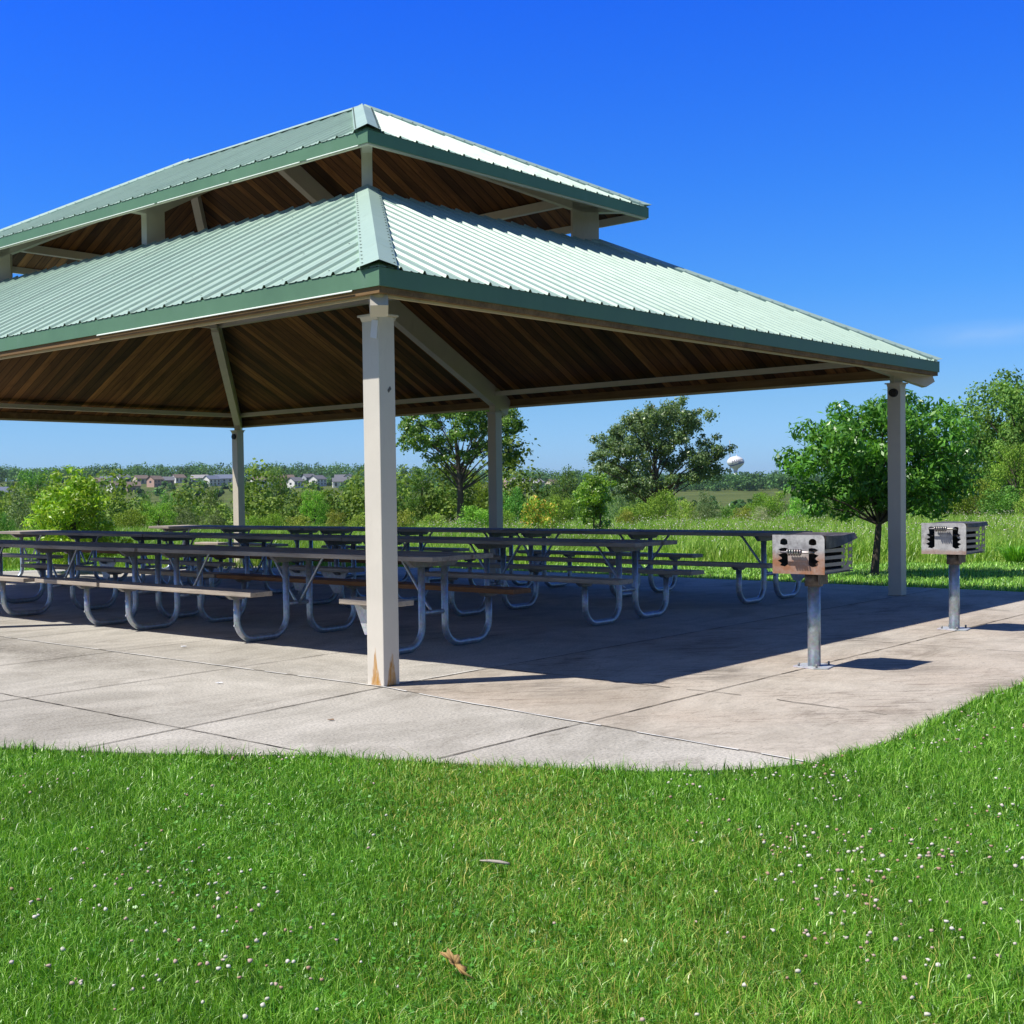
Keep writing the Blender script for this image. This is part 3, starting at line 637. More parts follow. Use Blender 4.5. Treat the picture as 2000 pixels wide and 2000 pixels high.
def make_table(front, rear, wood=('wood_bench', 'wood_bench')):
    root = empty('picnic_table')
    tp = MB(); W3 = 0.247
    for k in range(3):
        x0 = -0.38+k*(W3+0.0095); e = [0.0, 0.012, -0.01][k]
        tp.box(x0, x0+W3, 0.0+e, TL+e, TOPZ-0.040, TOPZ)
    tp.build('tabletop', M['wood_top'], root, 0.005)
    for side, segs, wd in ((-1, front, wood[0]), (1, rear, wood[1])):
        for sg in segs:
            y0, y1 = sg[:2]; dx = sg[2] if len(sg) > 2 else 0.0
            mb = MB(); xa, xb = sorted((side*0.60, side*0.852)); mb.box(xa+dx, xb+dx, y0, y1, BZ-0.042, BZ)
            be = mb.build('bench', M[wd], root, 0.006)
            if y1-y0 < 1.0:      # short seat for one, held by a triangular gusset plate
                gy = min((0.33, 3.63), key=lambda q: abs(q-(y0+y1)/2)); g = MB(); gx = side*0.73
                s = 1 if (y0+y1)/2 > gy else -1
                g.prism([(gy-0.16, BZ-0.046), (gy+0.26*1, BZ-0.046), (gy+0.05, BZ-0.28), (gy-0.05, BZ-0.28)] if s > 0 else [(gy-0.26, BZ-0.046), (gy+0.16, BZ-0.046), (gy+0.05, BZ-0.28), (gy-0.05, BZ-0.28)], 0, gx-0.038, gx-0.032)
                g.build('gusset_plate', M['galv_flat'], be)
    for y in (0.33, 1.98, 3.60):
        fr = leg_u(-1, y).build('leg', M['galv'], root)
        l2 = leg_u(1, y).build('leg', M['galv'], root)
        # channel under the planks, small bench blocks, low crossbar with two braces
        c = MB(); c.prism([(-0.33, TOPZ-0.043), (0.33, TOPZ-0.043), (0.25, TOPZ-0.10), (-0.25, TOPZ-0.10)], 1, y-0.025, y+0.025); c.build('top_bracket', M['galv_dark'], root)
        for s, segs in ((-1, front), (1, rear)):
            if any(q[0]-0.05 < y < q[1]+0.05 for q in segs):
                c = MB(); c.prism([(s*0.73-0.11, BZ-0.044), (s*0.73+0.11, BZ-0.044), (s*0.73+0.06, BZ-0.078), (s*0.73-0.06, BZ-0.078)], 1, y-0.03, y+0.03); c.build('seat_bracket', M['galv_dark'], root)
        x = MB(); x.tube([(-0.145, y, 0.31), (0.145, y, 0.31)], 0.02, 10)
        cb = x.build('crossbar', M['galv'], root)
        for dy in (-0.36, 0.36):
            if not 0.05 < y+dy < TL-0.05 and abs(dy) > 0.35 and (y+dy < 0): continue
            b = MB(); sy = math.copysign(0.02, dy); b.tube([(0, y+sy, 0.315), (0, y+sy*3, 0.36), (0, y+dy*0.92, TOPZ-0.07), (0, y+dy, TOPZ-0.044)], 0.0135, 10); b.build('brace', M['galv'], cb)
        for zz in (0.16, 0.30): bo = MB(); bo.tube([(-0.73-0.029, y, zz), (-0.73-0.036, y, zz)], 0.009, 8); bo.build('bolt', M['galv_flat'], fr)
    return root
M['galv_dark'] = m_galv('dark_galvanised_bracket', (0.26, 0.26, 0.27), 0.55, 0.4)
NEARGAP = [(0.0, 0.58), (1.65, TL-0.02)]; FULL = [(-0.04, TL-0.03)]; LEFTSTUB = [(-0.12, 2.3), (3.35, TL)]
specs = {
 'A': (NEARGAP, FULL, ('wood_bench', 'wood_brown')),
 'B': ([(-0.03, 1.12), (1.22, TL-0.03, -0.07)], FULL, ('wood_bench', 'wood_bench')),
 'C': (LEFTSTUB, FULL, ('wood_bench', 'wood_bench')),
 'D': ([(-0.08, TL-0.1)], NEARGAP, ('wood_bench', 'wood_bench')),
}
protos = {}
ROWS = [
 (1.72, 0.76, 'A', 'nearest picnic table, its top and short sunlit seat passing behind the front beige post'),
 (1.72, 4.74, 'B', 'front row picnic table cut by the left picture edge'),
 (4.55, 0.70, 'C', 'right-hand picnic table of the middle row, just right of the front post'),
 (4.55, 4.63, 'A', 'central picnic table of the middle row, left of the front post'),
 (4.55, 8.54, 'A', 'left-hand picnic table of the middle row, its end by the bright green bush'),
 (7.40, 0.62, 'D', 'right-hand picnic table of the back row, its end behind the near grill'),
 (7.40, 4.42, 'D', 'central picnic table of the back row, in front of the mid beige back post'),
 (7.40, 8.42, 'D', 'left-hand picnic table of the back row, in front of the far left post'),
]
for a, b, k, lab in ROWS:
    if k not in protos: protos[k] = o = make_table(*specs[k])
    else: o = copy_tree(protos[k])
    jr = random.Random(int(a*100+b*10)); o.location = W(a+jr.uniform(-.02, .02), b+jr.uniform(-.02, .02)); o.rotation_euler = (0, 0, RZ+jr.uniform(-.005, .005)); tag(o, lab, 'picnic table', 'picnic tables under the pavilion roof')

# ---------------------------------------------------------------- grills
def plate_with_holes(name, outer, holes, thick, mat, parent, to3d, bev=0.0):
    cu = bpy.data.curves.new(name, 'CURVE'); cu.dimensions = '2D'; cu.fill_mode = 'BOTH'; cu.extrude = thick/2
    for lp in [outer]+holes:
        s = cu.splines.new('POLY'); s.points.add(len(lp)-1); s.use_cyclic_u = True
        for i, (x, y) in enumerate(lp): s.points[i].co = (x, y, 0, 1)
    tmp = bpy.data.objects.new('tmp', cu); COL.objects.link(tmp)
    dg = bpy.context.evaluated_depsgraph_get(); me = bpy.data.meshes.new_from_object(tmp.evaluated_get(dg))
    bpy.data.objects.remove(tmp); bpy.data.curves.remove(cu)
    me.name = name
    for v in me.vertices: v.co = to3d(*v.co)
    me.materials.clear(); me.materials.append(mat); me.update()
    o = bpy.data.objects.new(name, me); COL.objects.link(o); o.parent = parent
    return o
def make_grill(rusty):
    root = empty('park_grill')
    BW, BD, BH, BZ0 = 0.38, 0.50, 0.275, 0.685
    f = MB()
    for ang in (0.0,):
        f.prism([(-0.13, -0.05), (-0.07, -0.13), (0.13, -0.10), (0.17, 0.0), (0.10, 0.13), (-0.09, 0.12)], 2, 0.0, 0.010)
    fl = f.build('base_flange', M['galv_flat'], root, 0.002)
    for x, y in ((-0.10, -0.06), (0.11, -0.06), (0.10, 0.08), (-0.08, 0.08)): b = MB(); b.tube([(x, y, 0.010), (x, y, 0.035)], 0.008, 8); b.build('anchor_bolt', M['galv_dark'], fl)
    p = MB(); p.tube([(0, 0, 0.008), (0, 0, 0.63)], 0.0445, 28); p.build('pedestal', M['galv'], root)
    s = MB(); s.tube([(0, 0, 0.585), (0, 0, BZ0-0.004)], 0.062, 28, cap=True)
    s.box(-0.07, 0.07, -0.075, -0.062, 0.60, BZ0-0.002); s.build('swivel_sleeve', M['soot'], root)
    box = MB(); box.box(-BD/2, BD/2, -BW/2+0.005, BW/2-0.005, BZ0, BZ0+0.006)            # floor
    box.box(-BD/2+0.0, BD/2, -BW/2+0.03, -BW/2+0.05, BZ0+0.006, BZ0+0.03)
    fb = box.build('firebox_floor', M['soot'], root)
    # end plate facing the path, with two notched height slots
    def slot(cx, s):
        W_ = 1.35
        pts = [(cx+0.004, 0.050), (cx+0.022, 0.066), (cx+0.021, 0.180)]
        if rusty: pts += [(cx+0.006, 0.185)]
        else: pts += [(cx+0.020, 0.222)]+[(cx+0.020*math.cos(a), 0.225+0.018*math.sin(a)) for a in [i*math.pi/6 for i in range(1, 6)]]
        pts += [(cx-0.012, 0.182), (cx-0.030, 0.172), (cx-0.010, 0.152), (cx-0.010, 0.144), (cx-0.032, 0.134), (cx-0.012, 0.112), (cx-0.012, 0.106), (cx-0.034, 0.092), (cx-0.014, 0.074), (cx-0.022, 0.058)]
        return [(cx+(x-cx)*W_ if s > 0 else cx-(x-cx)*W_, z) for x, z in pts]
    def dome(cx): return [(cx-0.028, 0.210)]+[(cx+0.027*math.cos(a), 0.228+0.022*math.sin(a)) for a in [math.pi-i*math.pi/8 for i in range(9)]]+[(cx+0.028, 0.210), (cx+0.010, 0.203), (cx-0.010, 0.203)]
    r = 0.03
    outer = [(-BW/2, 0.0), (BW/2, 0.0)] + [(BW/2-r+r*math.cos(a), BH-r+r*math.sin(a)) for a in [i*math.pi/12 for i in range(7)]] + [(-BW/2, BH)]
    # plate x runs towards -b (to the right of the picture), y is height above the firebox floor
    pl = plate_with_holes('end_plate', outer, [slot(-0.105, 1), slot(0.105, -1)]+([dome(-0.105), dome(0.105)] if rusty else []), 0.005, m_grillplate(rusty), root, lambda x, y, z: (z, -x, y))
    pl.location = (-BD/2-0.003, 0, BZ0)
    # side walls: slatted, with an air slot
    def side(yy, front):
        L = BD; holes = []
        if front:
            for k in range(4):
                z = 0.026+k*0.049; holes.append([(0.010, z), (L-0.165, z-0.001), (L-0.165, z+0.021), (0.010, z+0.026)])
                holes.append([(L-0.066, z), (L-0.008, z-0.002), (L-0.008, z+0.024), (L-0.066, z+0.020)])
            zz = [(L-0.15, 0.052)]
            for k in range(4): zz += [(L-0.118, 0.066+k*0.040), (L-0.152, 0.082+k*0.040)]
            zz += [(L-0.12, 0.236), (L-0.076, 0.232), (L-0.076, 0.088), (L-0.115, 0.045)]
            holes.append(zz)
            out = [(0, 0), (L, 0.012), (L, 0.225), (L-0.03, 0.265), (0.0, 0.265)]
        else:
            holes.append([(L-0.15, 0.05), (L-0.10, 0.05), (L-0.10, 0.22), (L-0.15, 0.22)])
            out = [(0, 0), (L, 0), (L, 0.25), (0.0, 0.265)]
        o = plate_with_holes('side_wall', out, holes, 0.004, M['soot_light'] if front else M['soot'], root, lambda x, y, z: (x-BD/2, z, y)); o.location = (0, yy, BZ0+0.002); return o
    side(-BW/2+0.012, True); side(BW/2-0.012, False)
    bw = MB(); bw.box(BD/2-0.012, BD/2-0.008, -BW/2+0.085, BW/2-0.02, BZ0+0.006, BZ0+0.24); bw.build('back_plate', M['soot'], root)
    # warped lid sheet that hangs over the near side
    l = MB(); n = 8
    for i in range(n):
        x0, x1 = -BD/2+0.01+BD*i/n, -BD/2+0.01+BD*(i+1)/n
        def zt(x): return BZ0+BH-0.002-0.010*math.sin((x+0.25)*7)*(1 if rusty else 0.4)
        def dr(x): return (0.095-0.055*(x+BD/2)/BD) if rusty else 0.035
        l.poly([(x0, -BW/2-0.004, zt(x0)), (x1, -BW/2-0.004, zt(x1)), (x1, BW/2, zt(x1)), (x0, BW/2, zt(x0))])
        l.poly([(x0, -BW/2-0.006-(0.02 if rusty else 0.01)*i/n, zt(x0)-dr(x0)), (x1, -BW/2-0.006-(0.02 if rusty else 0.01)*(i+1)/n, zt(x1)-dr(x1)), (x1, -BW/2-0.004, zt(x1)), (x0, -BW/2-0.004, zt(x0))])
    lo = l.build('lid_sheet', M['soot'], root); sm = lo.modifiers.new('solid', 'SOLIDIFY'); sm.thickness = 0.003
    bars = MB()
    for k in range(13): y = -BW/2+0.03+k*(BW-0.06)/12; bars.tube([(-BD/2+0.02, y, BZ0+0.16), (BD/2-0.02, y, BZ0+0.16)], 0.004, 6)
    bars.build('cooking_grate', M['soot'], root)
    # coil spring handle sticking out in front of the end plate
    h = MB(); zh = BZ0+(0.155 if rusty else 0.225); xh = -BD/2-0.05
    h.tube([(-BD/2, 0.105, zh-0.005), (xh, 0.105, zh), (xh, 0.10, zh), (xh, -0.095, zh), (xh, -0.105, zh), (-BD/2, -0.105, zh-0.005)], 0.0075, 8)
    co = []
    for i in range(0, 90):
        a = i*2*math.pi/16; co.append((xh+0.019*math.cos(a), 0.06-0.105*i/90, zh+0.019*math.sin(a)))
    h.tube(co, 0.0065, 6); h.build('spring_handle', M['steel'], root)
    return root
M['steel'] = m_galv('blackened_steel_rod', (0.32, 0.31, 0.30), 0.35, 0.8)
g = make_grill(True); g.location = W(2.60, -1.80); g.rotation_euler = (0, 0, RZ+0.02)
tag(g, 'nearer park grill on a round galvanised pedestal, its end plate rusty orange at the bottom', 'grill', 'park grills on the patio')
g = make_grill(False); g.location = W(5.60, -1.72); g.rotation_euler = (0, 0, RZ+0.0)
tag(g, 'farther grey park grill near the right picture edge, end plate without rust', 'grill', 'park grills on the patio')
# ---------------------------------------------------------------- plants
def yh(px): return 975.4-0.016*px
def at(px, Y): return (px-CX)/F*Y
def zpx(px, py, Y): return CAMH+(yh(px)-py)/F*Y
def unit(v): return v/np.maximum(np.linalg.norm(v, axis=-1, keepdims=True), 1e-9)
def cards(C, N, size, asp, rng, fold=0.12, droop=0.0):
    n = len(C); N = unit(N); r = unit(rng.normal(size=(n, 3))+np.array([0, 0, -droop])); T = unit(r-N*np.sum(r*N, 1, keepdims=True)); B = np.cross(N, T)
    L = (size*rng.uniform(0.65, 1.3, n))[:, None]; Wd = L*asp
    V = np.stack([C-T*L/2, C-T*L*0.05+B*Wd/2+N*fold*L*0.5, C+T*L/2, C-T*L*0.05-B*Wd/2+N*fold*L*0.5], 1).reshape(-1, 3)
    return V
def crown_cards(clumps, n, size, asp, rng, pal, up=0.35, jitter=0.55, droop=0.3, shell=0.5, cvar=0.16, scat=0.12):
    clumps = np.asarray(clumps, float); w_ = clumps[:, 3]**2; w_ /= w_.sum()
    ci = rng.choice(len(clumps), n, p=w_); d_ = unit(rng.normal(size=(n, 3))); rr = clumps[ci, 3]*(shell+(1-shell)*np.sqrt(rng.uniform(size=n)))*rng.uniform(0.8, 1.12, n)
    rr = rr*np.where(rng.uniform(size=n) < scat, rng.uniform(1.0, 1.3+scat*1.2, n), 1.0); d2 = d_*np.array([1, 1, 0.8]); C = clumps[ci, :3]+d2*rr[:, None]
    N = d_+rng.normal(size=(n, 3))*jitter+np.array([0, 0, up])
    V = cards(C, N, size, asp, rng, droop=droop)
    pal = np.asarray(pal, float); k = rng.uniform(0, len(pal)-1.001, n); i0 = k.astype(int); f = (k-i0)[:, None]
    col = pal[i0]*(1-f)+pal[i0+1]*f; cb = rng.uniform(1-cvar, 1+cvar, len(clumps))[ci]*rng.uniform(0.85, 1.15, n)
    return V, np.repeat(col*cb[:, None], 4, 0)
def quads(nv): return np.arange(nv).reshape(-1, 4)
def ellipsoid_clumps(rng, c, rx, ry, rz, n, cr, bias=2.2, flat=0.0):
    out = []
    tries = 0
    while len(out) < n and tries < n*40:
        tries += 1
        d_ = rng.normal(size=3); d_ /= np.linalg.norm(d_); q = rng.uniform()**(1/bias)
        if d_[2] < -0.45 and rng.uniform() < 0.6: continue
        p = np.array([d_[0]*rx*q, d_[1]*ry*q, d_[2]*rz*q*(1-flat if d_[2] < 0 else 1)])
        r = cr*rng.uniform(0.7, 1.25)
        if any(np.linalg.norm(p-o[:3]) < 0.62*(r+o[3])*0.8 for o in out): continue
        out.append(np.array([*p, r]))
    o = np.array(out); o[:, :3] += np.array(c); return o
def make_tree(name, clumps, base, th, tr, rng, n, size, asp, pal, leafmat='leaf', barkmat='bark', limbs=14, lean=(0, 0), droop=0.3, trunks=1, cvar=0.16, jitter=0.55, fork=0.45, twig=0.35, shell=0.4, scat=0.12, bth=0.5):
    """local coordinates, foot of the trunk at the origin"""
    root = empty(name, base); V, c = crown_cards(clumps, n, size, asp, rng, pal, droop=droop, cvar=cvar, jitter=jitter, shell=shell, scat=scat)
    np_mesh('crown', V, quads(len(V)), None, c, [M[leafmat]], root)
    mb = MB()
    for k in range(trunks):
        ox = 0 if trunks == 1 else rng.uniform(-1, 1)*tr*4; top = Vector((lean[0]+ox*1.5, lean[1], th)); foot = Vector((ox, 0, -0.15)); pts = []; rad = []
        for i in range(9):
            t_ = i/8; p = foot.lerp(top, t_)+Vector((math.sin(t_*5+k)*tr*0.8*t_, math.cos(t_*4+k)*tr*0.6*t_, 0)); pts.append(p); rad.append(tr*(1.25-0.2*min(1, t_*6))*(1-0.72*t_) if i else tr*1.45)
        mb.tube(pts, rad, 9)
        cl = sorted(clumps.tolist(), key=lambda q: -q[3])[:]; rng.shuffle(cl)
        for q in cl[:limbs//trunks]:
            q = Vector(q[:3]); t_ = max(fork, min(0.95, (q.z/th)*0.62)) if th > 0 else fork; ti = t_*8; i0 = min(7, int(ti)); s_ = pts[i0].lerp(pts[i0+1], ti-i0)
            mid = s_.lerp(q, 0.5)+Vector((0, 0, (q-s_).length*0.06)); r0_ = rad[i0]*bth
            mb.tube([s_, s_.lerp(mid, 0.5)+Vector((rng.uniform(-1, 1)*0.02, 0, 0)), mid, mid.lerp(q, 0.6), q], [r0_, r0_*0.8, r0_*0.6, r0_*0.42, r0_*0.2], 5, cap=False)
            for _ in range(3):
                e_ = q+Vector(rng.uniform(-1, 1, 3).tolist())*0.9*twig*max(0.15, clumps[:, 3].mean()*2)
                mb.tube([mid.lerp(q, 0.5), e_], [r0_*0.3, r0_*0.08], 4, cap=False)
    mb.build('trunk', M[barkmat], root); return root

PAL_BRIGHT = [(0.10, 0.21, 0.025), (0.17, 0.31, 0.03), (0.27, 0.36, 0.05)]
PAL_ASH = [(0.035, 0.115, 0.022), (0.065, 0.185, 0.03), (0.12, 0.26, 0.05)]
PAL_OAK = [(0.06, 0.11, 0.05), (0.105, 0.17, 0.085), (0.18, 0.24, 0.15)]
PAL_COT = [(0.05, 0.12, 0.025), (0.09, 0.175, 0.04), (0.15, 0.24, 0.06)]
PAL_WOOD = [(0.035, 0.095, 0.022), (0.065, 0.145, 0.03), (0.11, 0.20, 0.045)]
PAL_LIME = [(0.07, 0.155, 0.022), (0.115, 0.215, 0.035), (0.18, 0.27, 0.05)]
PAL_YEL = [(0.10, 0.17, 0.03), (0.17, 0.23, 0.05), (0.25, 0.27, 0.08)]
PAL_GREY = [(0.15, 0.18, 0.12), (0.25, 0.27, 0.2), (0.35, 0.36, 0.28)]

# young ash in front of the right-hand post
rng = np.random.default_rng(3); Y = 18.2
bx_, by_ = at(1706, Y), Y
cl = np.vstack([ellipsoid_clumps(rng, (-0.03, 0, 1.83), 1.33, 1.15, 0.74, 74, 0.26, 2.6), ellipsoid_clumps(rng, (0.12, 0, 1.22), 1.18, 1.0, 0.32, 32, 0.22, 2.2)])
cl = np.vstack([cl, [(-1.18, 0, 1.62, 0.24), (-1.2, 0.1, 1.3, 0.2), (-0.95, 0, 1.05, 0.22), (0.75, 0.1, 2.45, 0.2), (0.35, 0, 2.55, 0.17), (0.98, 0, 1.2, 0.22), (-0.5, 0.1, 0.95, 0.2), (-0.68, -0.2, 2.42, 0.2)]])
cl[:, 0] += 0.13
t = make_tree('ash_tree', cl, (bx_, by_, float(terrain(bx_, by_))), 1.9, 0.06, rng, 18000, 0.105, 0.36, PAL_ASH, limbs=40, lean=(0.14, 0), droop=0.9, jitter=0.75, cvar=0.2)
tag(t, 'round-headed young tree with glossy dark green leaves behind the right post', 'tree')
# bright sapling bush at the left
rng = np.random.default_rng(8); Y = 22.0; px = 142
cl = np.vstack([ellipsoid_clumps(rng, (0.0, 0, 1.02), 0.70, 0.65, 0.72, 40, 0.21, 2.2), ellipsoid_clumps(rng, (0.02, 0, 0.5), 0.86, 0.7, 0.42, 30, 0.21, 2.0)])
cl = np.vstack([cl, [(-0.25, 0, 1.72, 0.13), (0.12, 0, 1.74, 0.14), (0.3, 0, 1.6, 0.14), (-0.05, 0, 1.85, 0.09)]])
t = make_tree('ash_sapling', cl, (at(px, Y), Y, float(terrain(at(px, Y), Y))), 1.4, 0.03, rng, 9500, 0.095, 0.34, PAL_BRIGHT, limbs=24, droop=0.6, jitter=0.8, cvar=0.22, trunks=2)
tag(t, 'bright yellow-green bushy sapling beyond the far left end of the tables', 'shrub')
# big spreading oak-like tree
rng = np.random.default_rng(12); Y = 75; px = 1284; ox = at(px, Y); oz = float(terrain(ox, Y))
c = lambda px_, py_, r_: (at(px_, Y)-ox, rng.uniform(-1.6, 1.6), zpx(px_, py_, Y)-oz, r_)
L_ = []
for px_, py_, r_ in [(1310, 800, .75), (1285, 802, .7), (1330, 805, .6), (1255, 812, .7), (1240, 830, .75), (1375, 815, .55), (1355, 838, .65), (1300, 830, .9), (1270, 845, .9), (1330, 850, .8), (1210, 850, .7), (1190, 868, .6), (1182, 890, .6), (1215, 880, .8), (1250, 880, .9), (1290, 875, .9), (1385, 865, .6), (1400, 885, .55), (1180, 912, .6), (1210, 915, .8), (1245, 915, .8), (1360, 895, .75), (1390, 905, .7), (1330, 905, .75), (1340, 930, .6), (1235, 940, .7), (1260, 945, .6), (1370, 925, .6), (1205, 935, .5), (1225, 955, .55), (1300, 935, .5), (1395, 920, .5), (1245, 960, .5), (1270, 825, .7), (1340, 822, .6)]:
    L_.append(c(px_, py_, r_*0.85))
    for _ in range(6): L_.append(c(px_+rng.uniform(-22, 22), py_+rng.uniform(-16, 16), r_*rng.uniform(.3, .6)))
t = make_tree('oak_tree', np.array(L_), (ox, Y, oz), 6.5, 0.24, rng, 36000, 0.16, 0.6, PAL_OAK, limbs=44, fork=0.3, cvar=0.22, jitter=0.9, shell=0.0, scat=0.4, bth=0.38)
tag(t, 'wide spreading grey-green tree with dark limbs left of the water tower', 'tree')
# open cottonwood behind the middle back post
rng = np.random.default_rng(14); Y = 60; px = 898; ox = at(px, Y); oz = float(terrain(ox, Y))
c = lambda px_, py_, r_: (at(px_, Y)-ox, rng.uniform(-1.2, 1.2), zpx(px_, py_, Y)-oz, r_)
L_ = []
for px_, py_, r_ in [(880, 800, .55), (915, 795, .55), (845, 805, .45), (810, 812, .42), (800, 835, .42), (825, 838, .45), (935, 810, .5), (860, 830, .4), (805, 865, .36), (830, 862, .4), (860, 868, .42), (895, 850, .4), (925, 845, .45), (1000, 812, .45), (1015, 828, .4), (990, 840, .4), (955, 800, .5), (975, 815, .45), (950, 835, .4), (1000, 880, .42), (1005, 900, .42), (985, 865, .35), (940, 880, .4), (915, 890, .35), (875, 885, .35), (985, 905, .35), (850, 895, .3), (960, 870, .42), (790, 862, .28), (905, 820, .5)]:
    L_.append(c(px_, py_, r_*1.0))
    for _ in range(5): L_.append(c(px_+rng.uniform(-20, 20), py_+rng.uniform(-14, 14), r_*rng.uniform(.35, .7)))
t = make_tree('cottonwood_tree', np.array(L_), (ox, Y, oz), 5.6, 0.2, rng, 24000, 0.125, 0.65, PAL_COT, limbs=34, fork=0.45, cvar=0.25, jitter=0.9, shell=0.0, scat=0.4, bth=0.3)
tag(t, 'tall open-crowned tree with visible limbs behind the middle back post', 'tree')

# shared crowns for the smaller trees and shrubs
def proto_tree(name, seed, n, size, pal, rz=1.0, nc=38, cr=0.30, mat='leaf_far', trunk=True, shape='round'):
    rng = np.random.default_rng(seed)
    if shape == 'round': cl = ellipsoid_clumps(rng, (0, 0, 1.15*rz), 0.85, 0.85, 0.85*rz, nc, cr, 2.6)
    elif shape == 'shrub': cl = ellipsoid_clumps(rng, (0, 0, 0.75*rz), 0.8, 0.8, 0.75*rz, nc, cr, 2.2)
    else:
        cl = ellipsoid_clumps(rng, (0, 0, 1.2*rz), 0.55, 0.55, 0.85*rz, nc, cr, 2.0)
    t = make_tree(name, cl, (0, 0, 0), (1.5*rz if shape != 'shrub' else 0.9*rz), 0.055 if shape != 'shrub' else 0.02, rng, n, size, 0.6, pal, leafmat=mat, limbs=18, jitter=0.75, cvar=0.24)
    return t
PT = {}
def place(kind, px, ytop, wpx, Y, label, cat='tree', group=None, zbase=None, hmul=1.0, sink=0.0):
    nm, seed, n, size, pal, rz, nc, cr, shape = KINDS[kind]
    if kind not in PT: PT[kind] = o = proto_tree(nm, seed, n, size, pal, rz, nc, cr, shape=shape)
    else: o = copy_tree(PT[kind])
    x = at(px, Y); z0 = float(terrain(x, Y))-sink; top = zpx(px, ytop, Y); H_ = (2.0 if shape != 'shrub' else 1.5)*rz+cr*0.3
    sx = (wpx/F*Y)/(1.9 if shape != 'tall' else 1.35); sz = (top-z0)/H_
    rr = random.Random(int(px*7+ytop)); o.location = (x, Y, z0); o.scale = (sx, sx*rr.uniform(0.9, 1.1), sz); o.rotation_euler = (0, 0, rr.uniform(0, 6.28))
    tag(o, label, cat, group); return o
KINDS = {
 'cot2': ('feathery_tree', 20, 17000, 0.05, [(0.045, 0.11, 0.025), (0.08, 0.16, 0.04), (0.14, 0.22, 0.06)], 1.0, 58, 0.22, 'round'),
 'wood': ('broadleaf_tree', 21, 6500, 0.062, PAL_WOOD, 1.0, 44, 0.27, 'round'),
 'cot': ('slender_tree', 22, 4500, 0.055, PAL_COT, 1.1, 34, 0.20, 'tall'),
 'lime': ('bright_tree', 23, 5200, 0.065, PAL_LIME, 1.0, 40, 0.25, 'round'),
 'shrub': ('green_shrub', 24, 3600, 0.07, PAL_LIME, 0.9, 30, 0.26, 'shrub'),
 'dshrub': ('dark_shrub', 25, 3600, 0.07, PAL_WOOD, 0.9, 30, 0.26, 'shrub'),
 'yshrub': ('yellow_shrub', 26, 3000, 0.075, PAL_YEL, 0.9, 26, 0.26, 'shrub'),
 'oshrub': ('olive_shrub', 27, 3400, 0.065, PAL_OAK, 0.95, 28, 0.26, 'shrub'),
 'gshrub': ('silver_shrub', 28, 1800, 0.07, PAL_GREY, 0.9, 24, 0.25, 'shrub'),
 'rshrub': ('sumac_shrub', 29, 2200, 0.10, [(0.10, 0.19, 0.03), (0.18, 0.25, 0.05), (0.36, 0.16, 0.06)], 1.0, 26, 0.23, 'shrub'),
}
